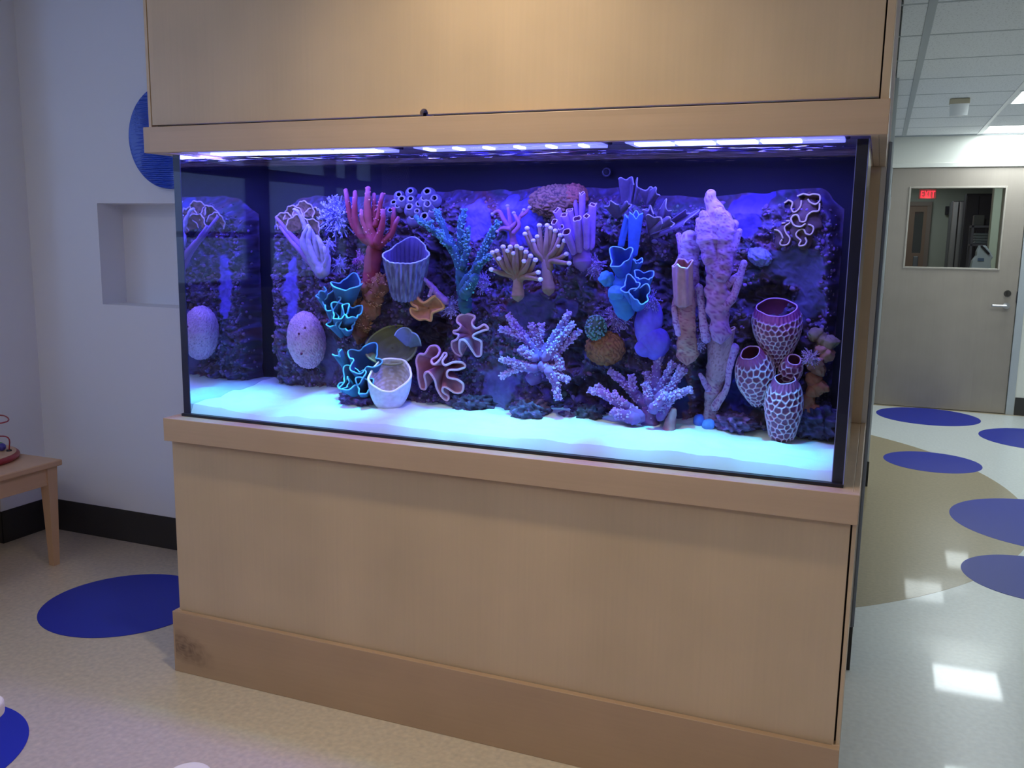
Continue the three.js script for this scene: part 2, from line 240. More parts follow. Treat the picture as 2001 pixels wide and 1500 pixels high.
  const D0 = [3.023,2.061,-11.6], D1 = [3.335,2.06,-11.6], k = thing('dark_cupboard', 'tall black open cupboard behind the shelf in the hall', 'cupboard', [(D0[0] + D1[0]) / 2, 0, -11.9]);
  put(k, 'carcass', box(D0[0], D1[0], 0, D0[1], -11.95, -11.6, 0.01), std([0.02, 0.022, 0.028], 0.5)); put(k, 'door', box(D0[0] + 0.01, (D0[0] + D1[0]) / 2 - 0.005, 0.1, D0[1] - 0.03, -11.6, -11.57, 0.004), std([0.022, 0.024, 0.03], 0.45)); put(k, 'door', box((D0[0] + D1[0]) / 2 + 0.005, D1[0] - 0.01, 0.1, D0[1] - 0.03, -11.6, -11.57, 0.004), std([0.022, 0.024, 0.03], 0.45));
  const S0 = [3.056,1.629,-10.8], S1 = [3.281,1.631,-10.8], S2 = [3.076,1.399,-10.8], s = thing('metal_shelf', 'grey metal shelf unit in the hall before the black cupboard', 'shelf', [(S0[0] + S1[0]) / 2, 0, -11], undefined); const rackM = std([0.16, 0.16, 0.19], 0.45, { metalness: 0.4 });
  for (const y of [0.3, S2[1], S0[1]]) put(s, 'shelf_board', box(S0[0], S1[0], y - 0.03, y, -11.15, -10.8, 0.004), rackM);
  for (const x of [S0[0], S1[0] - 0.03]) for (const z of [-11.15, -10.83]) put(s, 'post', box(x, x + 0.03, 0, S0[1], z, z + 0.03, 0.003), rackM);
  const cm = (S0[0] + S1[0]) / 2;
  one('storage_box', 'pale carton standing on the top board of the metal shelf', 'box', box(cm - 0.09, cm + 0.03, S0[1], S0[1] + 0.13, -11.05, -10.88, 0.01), std([0.16, 0.17, 0.15], 0.7)); one('storage_box', 'black box beside the pale carton on the metal shelf', 'box', box(cm + 0.045, cm + 0.13, S0[1], S0[1] + 0.09, -11.05, -10.88, 0.01), black);
  const ln = []; for (let i = 0; i < 4; i++) ln.push(box(cm - 0.06 - 0.004 * i, cm + 0.11, S2[1] + i * 0.034, S2[1] + 0.032 + i * 0.034, -11.08, -10.86, 0.014)); one('folded_linen', 'stack of folded grey linen on the lower board of the metal shelf', 'linen', mergeGeometries(ln), std([0.3, 0.36, 0.38], 0.9));
  const P0 = [3.192,1.853,-10], P1 = [3.282,1.853,-10], p = struct('wall_pier'); put(p, 'plaster', box(P0[0], P1[0], 0, CC, -10.2, -10, 0.01), std([0.62, 0.72, 0.58], 0.6)); put(p, 'plaster', box(P1[0], RX, 0, CC, -10.2, -10.1, 0), std([0.3, 0.28, 0.22], 0.7));
  const M0 = [2.939,1.143,-9], M1 = [3.134,1.369,-9], mx = M0[0], mw = M1[0] - M0[0], my = M0[1], mh = M1[1] - M0[1], m = thing('medical_device', 'white wheeled medical device with a dark screen slot behind the door', 'device', [mx + mw / 2, 0, -9.1]);
  const prof = [[0, -0.35], [1, -0.35], [0.9, 0.35], [1.0, 0.52], [0.8, 0.8], [0.62, 1], [0.4, 1], [0.3, 0.75], [0.3, 0.55], [0.12, 0.3]].map(([a, b]) => [mx + a * mw, my + b * mh]);
  put(m, 'body', extrude(poly(prof), 0.2, -9.2, 0.012), std([0.6, 0.7, 0.78], 0.3)); put(m, 'slot', box(mx + mw * 0.3, mx + mw * 0.62, my + mh * 0.3, my + mh * 0.45, -9.0, -8.99, 0.003), std([0.12, 0.2, 0.35], 0.3)); put(m, 'handle', (() => { const g = new THREE.CapsuleGeometry(0.012, 0.11, 4, 10); g.rotateZ(0.75); g.translate(mx + mw * 0.62, my + mh * 0.85, -8.985); return metreUV(g.toNonIndexed()); })(), black); put(m, 'column', box(mx + mw * 0.3, mx + mw * 0.7, 0.08, my - 0.3 * mh, -9.15, -9.05, 0.01), std([0.5, 0.55, 0.6], 0.4)); put(m, 'base', box(mx, mx + mw, 0, 0.08, -9.25, -8.95, 0.02), std([0.4, 0.45, 0.5], 0.4));
  [[[2.402,2.132,-12], 'ceiling panel over the far door of the hall'], [[3.171,1.961,-9.2], 'ceiling panel beside the pale pier in the hall'], [[2.7, 2.1, -8], 'ceiling panel of the hall just behind the door']].forEach(([q, l]) => {
    const t = thing('hall_light', 'bright ' + l, 'ceiling light', [q[0], CC, q[2]]); put(t, 'frame', box(q[0] - 0.2, q[0] + 0.2, CC - 0.012, CC - 0.002, q[2] - 0.3, q[2] + 0.3, 0.002), brightTrim); put(t, 'diffuser', box(q[0] - 0.18, q[0] + 0.18, CC - 0.016, CC - 0.01, q[2] - 0.28, q[2] + 0.28, 0), glow([0.9, 0.9, 0.9], C_CORR, 3));
    panelLight(q[0], CC - 0.02, q[2], 0.36, 0.56, C_CORR, LIT.farPanel);
  });
}

// ---------- wooden cabinet round the tank ----------
const AX0 = 0.03, AX1 = 1.963, AY0 = 0.8319, AY1 = 1.619, AZ0 = -0.46, AZ1 = -0.018;
{
  const s = thing('aquarium_stand', 'wide maple base cabinet under the aquarium with a plain front panel', 'cabinet', [1, 0, -0.4]);
  put(s, 'front_panel', box(0.004, 1.985, 0.195, 0.7595, -0.018, 0, 0.0015), panelWood);
  put(s, 'side_panel', box(0.004, 0.022, 0.195, 0.7595, BZ + 0.008, -0.02, 0.001), panelWood); put(s, 'side_panel', box(1.989, 1.998, 0.195, 0.7595, BZ + 0.008, -0.003, 0.001), panelWood);
  put(s, 'gap_filler', box(1.97, 1.99, 0.19, 0.759, BZ + 0.008, -0.02, 0), darkGap, 'dark gap behind the front panel');
  put(s, 'plinth_board', box(-0.0065, 1.9992, 0, 0.203, 0.003, 0.022, 0.0015), plinthWood, 'plinth board with a dark knot at its left end'); put(s, 'plinth_board', box(-0.0065, 0.012, 0, 0.203, BZ + 0.009, 0.003, 0.0015), railWood); put(s, 'plinth_board', box(1.981, 1.9992, 0, 0.203, BZ + 0.007, 0.003, 0.0015), railWood);
  const l = thing('cabinet_ledge', 'maple ledge running round the foot of the aquarium', 'ledge', [1, 0.76, -0.4]);
  put(l, 'front_rail', box(0, 2.0, 0.7603, 0.8319, 0.008, 0.03, 0.002), railWood); put(l, 'side_rail', box(0, 0.02, 0.7603, 0.8319, BZ, 0.008, 0.002), railWood); put(l, 'side_rail', box(1.985, 2.0, 0.7603, 0.8319, BZ, 0.008, 0.002), railWood); put(l, 'top_board', box(0.02, 1.985, 0.8, 0.8317, BZ, 0.008, 0.001), railWood);
  const b = thing('back_panel', 'maple panel standing upright behind the aquarium', 'panel', [1, 0.832, -0.855]); put(b, 'board', box(0.0, 1.986, 0.832, 1.6215, BZ + 0.001, BZ + 0.018, 0.001), panelWood);
  const u = thing('aquarium_canopy', 'tall maple cabinet over the aquarium with one wide flush door', 'cabinet', [1, 1.62, -0.4]);
  const sh = poly([[-0.0143, 1.7045], [0.869, 1.7045], [0.869, 1.706]]); sh.absarc(0.8815, 1.7062, 0.0125, Math.PI, 0, true); sh.lineTo(0.894, 1.7045); sh.lineTo(1.9738, 1.7045); sh.lineTo(1.9738, 2.61); sh.lineTo(-0.0143, 2.61);
  const fg = extrude(sh, 0.02, -0.02, 0.001);
  put(u, 'door', fg, panelWood, 'flush door with a half round finger hole in its lower edge');
  put(u, 'stile', box(-0.029, -0.0185, 1.695, CEIL, -0.03, 0, 0.001), panelWood); put(u, 'stile', box(1.978, 1.995, 1.695, CEIL, -0.03, 0, 0.001), panelWood);
  put(u, 'side_panel', box(-0.029, -0.015, 1.695, CEIL, BZ, -0.03, 0.001), panelWood); put(u, 'side_panel', box(1.979, 1.995, 1.695, CEIL, BZ, -0.03, 0.001), panelWood);
  put(u, 'door_frame', extrude(withHoles(rect(-0.0185, 1.9785, 1.69, CEIL), rect(0.01, 1.95, 1.712, 2.58), rect(0.866, 0.897, 1.7, 1.7118)), 0.02, -0.045), darkGap, 'dark frame seen in the gap round the door');
  put(u, 'front_rail', box(-0.0232, 1.9987, 1.6215, 1.6951, 0.008, 0.03, 0.002), railWood); put(u, 'side_rail', box(-0.0232, -0.008, 1.6215, 1.6951, BZ, 0.008, 0.002), railWood); put(u, 'side_rail', box(1.98, 1.9987, 1.6215, 1.6951, BZ, 0.008, 0.002), railWood);
  put(u, 'soffit_board', box(AX1 + 0.001, 1.98, 1.622, 1.638, BZ, 0.008, 0.001), railWood); put(u, 'soffit_board', box(-0.008, AX0 - 0.001, 1.622, 1.638, BZ, 0.008, 0.001), railWood); put(u, 'soffit_board', box(AX0, AX1, 1.622, 1.638, BZ, AZ0 - 0.005, 0.001), railWood);
}

// ---------- the tank ----------
const mirrorPane = new THREE.MeshPhysicalMaterial({ color: lin(0.6, 0.62, 0.72), metalness: 1, roughness: 0.02 });
{
  const t = thing('aquarium', 'large rectangular glass aquarium built into the maple cabinet', 'aquarium', [1, AY0, -0.24]);
  put(t, 'front_pane', box(AX0, AX1, AY0, AY1, AZ1 - 0.01, AZ1, 0), tankGlass, 'clear front pane');
  put(t, 'side_pane', box(AX0, 0.055, AY0, AY1, AZ0, AZ1 - 0.014, 0), mirrorPane, 'left pane mirroring the reef'); put(t, 'side_pane', box(1.937, AX1, AY0, AY1, AZ0, AZ1 - 0.014, 0), std([0.004, 0.004, 0.03], 0.12), 'dark right pane');
  put(t, 'pane_edge', box(AX0, 0.055, AY0, AY1, AZ1 - 0.014, AZ1 - 0.0105, 0), std([0.006, 0.008, 0.05], 0.3), 'dark blue edge of the left pane'); put(t, 'pane_edge', box(1.937, AX1, AY0, AY1, AZ1 - 0.014, AZ1 - 0.0105, 0), std([0.003, 0.003, 0.02], 0.3), 'black edge of the right pane');
  put(t, 'corner_seam', box(AX1 - 0.0022, AX1 - 0.0004, AY0, AY1, AZ1 - 0.001, AZ1 + 0.0006, 0), std([0.25, 0.28, 0.6], 0.2), 'pale blue seam'); put(t, 'corner_seam', box(1.9355, 1.937, AY0, AY1, AZ1 - 0.03, AZ1 - 0.011, 0), std([0.25, 0.28, 0.6], 0.2), 'pale blue seam');
  put(t, 'back_pane', box(0.055, 1.937, AY0, AY1, AZ0 - 0.01, AZ0 + 0.006, 0), std([0.003, 0.003, 0.02], 0.8), 'blue black back pane');
  put(t, 'base_strip', box(AX0 + 0.0005, AX1 - 0.0005, AY0 + 0.0002, AY0 + 0.0085, AZ1 - 0.012, AZ1 + 0.0015, 0.001), black, 'black strip under the glass');
  put(t, 'bottom_pane', box(0.055, 1.937, AY0, AY0 + 0.008, AZ0, AZ1 - 0.012, 0), black);
  // water surface
  const NX = 360, NZ = 70, p = [], id = [];
  for (let j = 0; j <= NZ; j++) for (let i = 0; i <= NX; i++) { const x = mix(0.0555, 1.9365, i / NX), z = mix(AZ0 + 0.007, AZ1 - 0.0105, j / NZ); p.push(x, 1.6075 + 0.0028 * nz(x * 9, z * 26, 1) + 0.0016 * nz(x * 26, z * 70, 4) + 0.002 * nz(x * 3.3, z * 5, 8), z); }
  for (let j = 0; j < NZ; j++) for (let i = 0; i < NX; i++) { const a = j * (NX + 1) + i; id.push(a, a + NX + 1, a + 1, a + 1, a + NX + 1, a + NX + 2); }
  const g = new THREE.BufferGeometry(); g.setAttribute('position', new THREE.Float32BufferAttribute(p, 3)); g.setIndex(id); g.computeVertexNormals();
  one('water_surface', 'rippled water surface just under the rim of the aquarium', 'water', g, new THREE.MeshPhysicalMaterial({ color: lin(0.9, 0.95, 1), roughness: 0, transmission: 1, thickness: 0, ior: 1.6 }), undefined, 'stuff');
  // sand
  const front = (x) => 0.8655 - 0.012 * Math.exp(-(((x - 0.3) / 0.16) ** 2)) + 0.008 * nz(x * 4.2, 2) + 0.005 * nz(x * 12, 7) + 0.0015 * nz(x * 40, 9), back = (x) => mix(0.892, 0.868, sstep(1.5, 1.85, x)) + 0.01 * nz(x * 6, 4) + 0.012 * Math.exp(-(((x - 0.36) / 0.1) ** 2));
  const SX = 460, SZ = 90, q = [], si = [], uv = [];
  for (let j = 0; j <= SZ + 1; j++) for (let i = 0; i <= SX; i++) {
    const x = mix(0.0555, 1.9365, i / SX), v = Math.min(1, j / SZ), z = j > SZ ? AZ1 - 0.0125 : mix(AZ0 + 0.006, AZ1 - 0.025, v);
    const dune = 0.014 * nz(x * 7, z * 9, 3) + 0.006 * nz(x * 20, z * 22, 6) + 0.0009 * nz(x * 120, z * 120, 2);
    const y = j > SZ ? AY0 + 0.009 : mix(back(x), front(x), sstep(0, 1, v) * 0.6 + v * 0.4) + dune * Math.sin(Math.PI * Math.min(1, v * 0.9 + 0.05)); q.push(x, y, z); uv.push(x, j > SZ ? y : z);
  }
  for (let j = 0; j <= SZ; j++) for (let i = 0; i < SX; i++) { const a = j * (SX + 1) + i; si.push(a, a + SX + 1, a + 1, a + 1, a + SX + 1, a + SX + 2); }
  const sg = new THREE.BufferGeometry(); sg.setAttribute('position', new THREE.Float32BufferAttribute(q, 3)); sg.setAttribute('uv', new THREE.Float32BufferAttribute(uv, 2)); sg.setIndex(si); sg.computeVertexNormals();
  const grain = tex(512, 512, (u, v) => { const a = nz(u * 256, v * 256, 3), k = 214 + 16 * a; return a < -0.62 ? [110, 118, 120] : [k - 16, k, k - 3]; }); grain.repeat.set(3, 3);
  one('sand_bed', 'white sand bed covering the bottom of the aquarium', 'sand', sg, new THREE.MeshStandardMaterial({ map: grain, roughness: 0.95 }), undefined, 'stuff');
}
{ // lamps over the water
  const who = ['left lamp bar over the water, its white part longest', 'middle lamp bar over the water with small bright dots', 'right lamp bar over the water, the widest bright strip'];
  [[[-0.108,1.648,-0.2], [0.682,1.638,-0.2]], [[0.765,1.639,-0.2], [1.315,1.636,-0.2]], [[1.37,1.634,-0.2], [1.914,1.637,-0.2]]].forEach(([a, b], k) => {
    const x0 = a[0], x1 = b[0], t = thing('lamp_bar', who[k], 'aquarium light', [(x0 + x1) / 2, 1.632, -0.2]);
    put(t, 'housing', box(x0, x1, 1.642, 1.672, -0.26, -0.13, 0.004), black); put(t, 'diffuser', box(x0 + 0.01, x1 - 0.01, 1.634, 1.643, -0.25, -0.14, 0.002), glow([0.3, 0.3, 0.6], [0.2, 0.22, 1], 1.2));
    const n = k === 1 ? 6 : 4, w = k === 1 ? 0.008 : (x1 - x0) * 0.085; for (let i = 0; i < n; i++) { const x = k === 1 ? mix(x0 + 0.05, x1 - 0.05, i / (n - 1)) : mix(x0 + (x1 - x0) * (k ? 0.15 : 0.32), x1 - (x1 - x0) * (k ? 0.28 : 0.12), i / (n - 1)); put(t, 'lens', box(x - w, x + w, 1.6295, 1.6345, -0.19, -0.138, 0.001), glow([0.8, 0.9, 1], [0.75, 0.95, 1], 4)); }
    const l = panelLight((x0 + x1) / 2, 1.6295, -0.2, x1 - x0 - 0.02, 0.1, C_TANK, LIT.tankArea);
    for (let i = 0; i < 2; i++) { const x = mix(x0, x1, 0.27 + 0.46 * i), s = new THREE.SpotLight(lin(...C_SPOT), LIT.tankSpot, 0, 0.3, 0.75, 2); s.position.set(x, 1.629, -0.15); s.target.position.set(x, 0.86, -0.165); s.castShadow = true; s.shadow.radius = 0.8; scene.add(s, s.target); }
  });
}
// ---------- reef building ----------
const coralMat = new THREE.MeshStandardMaterial({ vertexColors: true, roughness: 0.82, side: THREE.DoubleSide });
const wetMat = new THREE.MeshPhysicalMaterial({ vertexColors: true, roughness: 0.5, side: THREE.DoubleSide });
function geo(pos, col, idx) { for (let i = 0; i < col.length; i += 3) { col[i] *= 0.62; col[i + 1] *= 0.58; col[i + 2] *= 0.82; } const g = new THREE.BufferGeometry(); g.setAttribute('position', new THREE.Float32BufferAttribute(pos, 3)); g.setAttribute('color', new THREE.Float32BufferAttribute(col, 3)); g.setIndex(idx); g.computeVertexNormals(); return g; }
const speck = (c, p, f = 90, a = 0.35) => { const k = 1 + a * (fbm(p.x * f, p.y * f, p.z * f, 2) + 0.6 * nz(p.x * f * 0.2, p.y * f * 0.2, p.z * f * 0.2)); return [c[0] * k, c[1] * k, c[2] * k]; };
// a rod swept along points, tapering, lumpy, with a round end
function rod(pts, rad, o = {}) {
  const { seg = 10, n = 22, lump = 0.12, freq = 60, color, tip, flatX = 1, tipLen = 0.25, hang } = o;
  const c = new THREE.CatmullRomCurve3(pts.map((q) => V(q)), false, 'centripetal'), F = c.computeFrenetFrames(n), L = c.getLength(), pos = [], col = [], idx = [];
  const R = typeof rad === 'function' ? rad : (t) => { const k = t * (rad.length - 1), i = Math.min(rad.length - 2, Math.floor(k)); return mix(rad[i], rad[i + 1], k - i); };
  const cap = 4, re = R(1);
  for (let i = -2; i <= n + cap; i++) {
    const t = clamp(i / n), e = i > n ? (i - n) / cap : 0, P = c.getPointAt(t).addScaledVector(F.tangents[n], e ? re * Math.sin(e * 1.5708) : 0), k = clamp(i, 0, n), r0 = R(t) * (e ? Math.max(0.02, Math.cos(e * 1.5708)) : i < 0 ? (i === -1 ? 0.72 : 0.03) : 1); if (i < 0) P.addScaledVector(F.tangents[0], R(0) * 0.45 * i);
    for (let j = 0; j < seg; j++) {
      const a = j / seg * 6.28318, d = V(0, 0, 0).addScaledVector(F.normals[k], Math.cos(a)).addScaledVector(F.binormals[k], Math.sin(a)); d.z *= flatX;
      const q = P.clone().addScaledVector(d, r0), r = r0 * (1 + lump * nz(q.x * freq, q.y * freq, q.z * freq) + 0.5 * lump * nz(q.x * freq * 2.3, q.y * freq * 2.3, q.z * freq * 2.3)); q.copy(P).addScaledVector(d, r);
      pos.push(q.x, q.y, q.z); let cc = color; if (tip) cc = mix3(color, tip, sstep(1 - tipLen, 1, t)); col.push(...speck(cc, q));
    }
  }
  for (let i = 0; i < n + cap + 2; i++) for (let j = 0; j < seg; j++) { const a = i * seg + j, b = i * seg + (j + 1) % seg; idx.push(a, b, a + seg, b, b + seg, a + seg); }
  return geo(pos, col, idx);
}
// little knobs along a rod (staghorn polyps)
function knobs(pts, rad, count, len, size, color, tipc, seed) {
  const c = new THREE.CatmullRomCurve3(pts.map((q) => V(q)), false, 'centripetal'), R = rng(seed), out = [], F = c.computeFrenetFrames(30);
  for (let i = 0; i < count; i++) {
    const t = 0.05 + 0.95 * R(), k = Math.round(t * 30), a = R() * 6.283, d = V(0, 0, 0).addScaledVector(F.normals[k], Math.cos(a)).addScaledVector(F.binormals[k], Math.sin(a)).addScaledVector(F.tangents[k], 0.5 + 0.6 * R()).normalize();
    const r = mix(rad[0], rad[rad.length - 1], t), l = len * (0.6 + 0.8 * R()), s = size * (0.7 + 0.6 * R()), g = new THREE.CylinderGeometry(s * 0.55, s, l, 5, 1); g.deleteAttribute('uv');
    const C = new Float32Array(g.attributes.position.count * 3), w = 0.75 + 0.5 * R(); for (let v = 0; v < C.length / 3; v++) { const cc = mix3(color, tipc, g.attributes.position.getY(v) > 0 ? 0.85 : 0); for (let q = 0; q < 3; q++) C[3 * v + q] = cc[q] * w; } g.setAttribute('color', new THREE.BufferAttribute(C, 3));
    const p = c.getPointAt(t).addScaledVector(d, r * 0.75 + l * 0.35); g.applyQuaternion(new THREE.Quaternion().setFromUnitVectors(V(0, 1, 0), d)); g.translate(p.x, p.y, p.z); out.push(g);
  }
  return out;
}
// a thick sheet from a function of u (0..1) and v (0..1, closed unless open); returns body and a rim bead
function sheet(f, nu, nv, th, color, o = {}) {
  const { open = false, rim = 0.9, rimColor = [0.6, 0.6, 0.7], inside, bump } = o, M = open ? nv + 1 : nv, P = [], pos = [], col = [], idx = [], e = 1e-3;
  const at = (i, j) => P[i * M + (open ? clamp(j, 0, nv) : (j + nv) % nv)];
  for (let i = 0; i <= nu; i++) for (let j = 0; j < M; j++) P.push(f(i / nu, j / nv));
  const N = []; for (let i = 0; i <= nu; i++) for (let j = 0; j < M; j++) { const a = at(Math.min(nu, i + 1), j).clone().sub(at(Math.max(0, i - 1), j)), b = at(i, j + 1).clone().sub(at(i, j - 1)), n = a.cross(b); N.push(n.lengthSq() < 1e-18 ? (N[N.length - 1] ?? V(0, 1, 0)).clone() : n.normalize()); }
  for (let s = 0; s < 2; s++) for (let i = 0; i <= nu; i++) for (let j = 0; j < M; j++) {
    const k = i * M + j, q = P[k].clone(); const b = !s && bump ? bump(i / nu, j / nv) : null; q.addScaledVector(N[k], s ? -th : b ? b[0] : 0); pos.push(q.x, q.y, q.z);
    let c = s ? (inside ?? color) : b ? b[1] : color; if (typeof c === 'function') c = c(i / nu, j / nv, q); col.push(...speck(c, q));
  }
  const T = (nu + 1) * M, W = open ? nv : nv;
  for (let i = 0; i < nu; i++) for (let j = 0; j < W; j++) { const a = i * M + j, b = i * M + (open ? j + 1 : (j + 1) % nv); idx.push(a, b, a + M, b, b + M, a + M, T + a, T + a + M, T + b, T + b, T + a + M, T + b + M); }
  for (let j = 0; j < W; j++) { const a = nu * M + j, b = nu * M + (open ? j + 1 : (j + 1) % nv); idx.push(a, b, T + a, b, T + b, T + a); }
  if (open) for (const j of [0, nv]) for (let i = 0; i < nu; i++) { const a = i * M + j; idx.push(a, a + M, T + a, a + M, T + a + M, T + a); }
  const body = geo(pos, col, idx); if (!rim) return [body];
  const R = [], rp = []; for (let j = 0; j < M; j++) R.push(at(nu, j).clone().addScaledVector(N[nu * M + j], -th / 2));
  const curve = new THREE.CatmullRomCurve3(R, !open, 'centripetal'), g = new THREE.TubeGeometry(curve, M, th * rim, 6, !open); g.deleteAttribute('uv'); const C = new Float32Array(g.attributes.position.count * 3); for (let k = 0; k < C.length / 3; k++) C.set(rimColor, 3 * k); g.setAttribute('color', new THREE.BufferAttribute(C, 3));
  return [body, g];
}
function lump(c, rx, ry, rz, color, o = {}) {                       // a rounded mass with relief
  const { amp = 0.1, freq = 40, detail = 26, tilt = 0, cells } = o, pos = [], col = [], idx = [], nu = detail, nv = detail * 2, q = V(0, 0, 0), ct = Math.cos(tilt), st = Math.sin(tilt);
  for (let i = 0; i <= nu; i++) for (let j = 0; j < nv; j++) {
    const a = Math.PI * i / nu, b = 2 * Math.PI * j / nv, d = V(Math.sin(a) * Math.cos(b), Math.cos(a), Math.sin(a) * Math.sin(b)); q.set(d.x * rx, d.y * ry, d.z * rz);
    const w = V(c).add(q), h = cells ? Math.abs(nz(w.x * freq, w.y * freq, w.z * freq)) : fbm(w.x * freq, w.y * freq, w.z * freq, 3); q.multiplyScalar(1 + amp * h);
    const X = q.x * ct - q.y * st, Y = q.x * st + q.y * ct; pos.push(c[0] + X, c[1] + Y, c[2] + q.z); const cc = typeof color === 'function' ? color(V(c[0] + X, c[1] + Y, c[2] + q.z), h) : color; col.push(...speck(cc, w));
  }
  for (let i = 0; i < nu; i++) for (let j = 0; j < nv; j++) { const a = i * nv + j, b = i * nv + (j + 1) % nv; idx.push(a, b, a + nv, b, b + nv, a + nv); }
  return geo(pos, col, idx);
}
const axes = (dir) => { const n = V(dir).normalize(), x = V(1, 0, 0).addScaledVector(n, -n.x).normalize(), z = n.clone().cross(x).multiplyScalar(-1); return [n, x, z]; };
// cup standing on base, opening at rim: wavy lip and ribs
function cup(base, rimC, r0, r1, o = {}) {
  const { lobes = 5, ruffle = 0.08, ribs = 0, rib = 0, lip = 0.05, belly = 0, seed = 1, squash = 1, power = 0.7, bp = 0.8 } = o, b = V(base), D = V(rimC).sub(b), h = D.length(), [n, x, z] = axes(o.axis ? V(o.axis) : D.clone());
  return (u, v) => {
    const a = v * 6.28318, t = u, w = ruffle * t * t * (Math.sin(lobes * a + seed) + 0.22 * Math.sin((lobes * 2 + 1) * a + seed * 2.3)), r = (mix(r0, r1, Math.pow(t, power)) + belly * Math.sin(Math.PI * Math.pow(t, bp))) * Math.min(1, u * 12) * (1 + w + rib * Math.sin(ribs * a) * Math.min(1, (1 - t) * 4 + 0.2));
    return b.clone().addScaledVector(D, t).addScaledVector(n, h * lip * t * t * (Math.sin(3 * a + seed) + 0.3 * Math.sin(7 * a + seed * 3))).addScaledVector(x, r * Math.cos(a)).addScaledVector(z, r * squash * Math.sin(a));
  };
}
// folded leather coral: a disc whose edge swings back and forth
function folded(c, R, normal, o = {}) {
  const { waves = 6, swing = 0.4, cupped = 0.25, seed = 0, rx = 1, ry = 1 } = o, C = V(c), [n, x, z] = axes(normal);
  return (u, v) => { const a = v * 6.28318 + 0.12 * Math.sin(2 * v * 6.28318 + seed), e = sstep(0.22, 1, u), s = Math.sin(waves * a + seed), k = 0.5 - 0.5 * s, tw = 0.17 * e * Math.sin(2 * (waves * a + seed)) - 0.06 * e * s, r = R * u * (1 - 0.42 * e * k + 0.1 * Math.sin(2 * a + seed) + 0.05 * Math.sin(3 * a)); return C.clone().addScaledVector(n, R * (cupped * u * u + swing * e * (1.25 * k * Math.sqrt(k) - 0.3 * (1 - k)))).addScaledVector(x, rx * r * Math.cos(a + tw)).addScaledVector(z, ry * r * Math.sin(a + tw)); };
}
function addSheet(t, f, nu, nv, th, color, o = {}, names = ['cup', 'rim']) { const [b, r] = sheet(f, nu, nv, th, color, o); const m = put(t, names[0], b, o.mat ?? coralMat); if (r) sub(m, names[1], r, coralMat, o.rimLabel); }

// ---------- the reef wall ----------
const reefPatches = [ // smooth tinted areas: x, y, rx, ry, colour
  [[0.191,1.219,-0.4], 0.0258, 0.1202, [0.3, 0.22, 0.85]], [[0.337,0.995,-0.4], 0.0341, 0.0819, [0.2, 0.16, 0.3]],
  [[0.869,1.444,-0.4], 0.0436, 0.0591, [0.3, 0.22, 0.95]], [[0.969,1.497,-0.4], 0.0275, 0.0245, [0.28, 0.24, 0.9]], [[1.006,1.445,-0.4], 0.0642, 0.0764, [0.2, 0.16, 0.75]],
  [[0.953,0.938,-0.4], 0.0539, 0.0634, [0.22, 0.2, 0.42]], [[1.057,1.18,-0.4], 0.074, 0.0555, [0.1, 0.09, 0.16]], [[1.154,1.192,-0.4], 0.0334, 0.0274, [0.26, 0.2, 0.6]],
  [[1.661,1.488,-0.4], 0.0472, 0.0389, [0.2, 0.13, 0.85]], [[1.696,1.525,-0.4], 0.0358, 0.0303, [0.2, 0.14, 0.85]], [[1.668,1.436,-0.4], 0.0306, 0.0278, [0.14, 0.09, 0.55]],
  [[1.794,1.329,-0.4], 0.077, 0.0578, [0.12, 0.13, 0.18]], [[1.84,1.235,-0.4], 0.0357, 0.0605, [0.12, 0.12, 0.2]], [[1.658,0.991,-0.4], 0.0717, 0.0688, [0.06, 0.05, 0.3]], [[1.493,0.956,-0.4], 0.0412, 0.0677, [0.03, 0.03, 0.16]], [[0.39,1.465,-0.4], 0.0364, 0.0595, [0.16, 0.18, 0.45]],
];
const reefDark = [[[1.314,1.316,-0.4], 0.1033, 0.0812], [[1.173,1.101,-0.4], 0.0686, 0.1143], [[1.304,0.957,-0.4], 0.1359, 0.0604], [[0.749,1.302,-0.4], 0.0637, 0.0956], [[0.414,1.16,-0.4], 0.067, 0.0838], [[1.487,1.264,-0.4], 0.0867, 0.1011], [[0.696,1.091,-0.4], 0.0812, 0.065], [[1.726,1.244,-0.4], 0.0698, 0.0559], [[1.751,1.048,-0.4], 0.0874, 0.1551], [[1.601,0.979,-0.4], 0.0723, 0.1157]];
const RX0 = 0.098, RX1 = 1.905, RY0 = 0.842, RY1 = 1.545;
function reefTop(x) { return 1.515 + 0.02 * sstep(0.3, 1.2, x) + 0.012 * nz(x * 5, 3) + 0.008 * nz(x * 17, 8) + 0.012 * Math.exp(-(((x - 1.12) / 0.2) ** 2)) - 0.02 * Math.exp(-(((x - 1.5) / 0.12) ** 2)) - 0.05 * sstep(0.2, 0.098, x) - 0.05 * sstep(1.84, 1.905, x); }
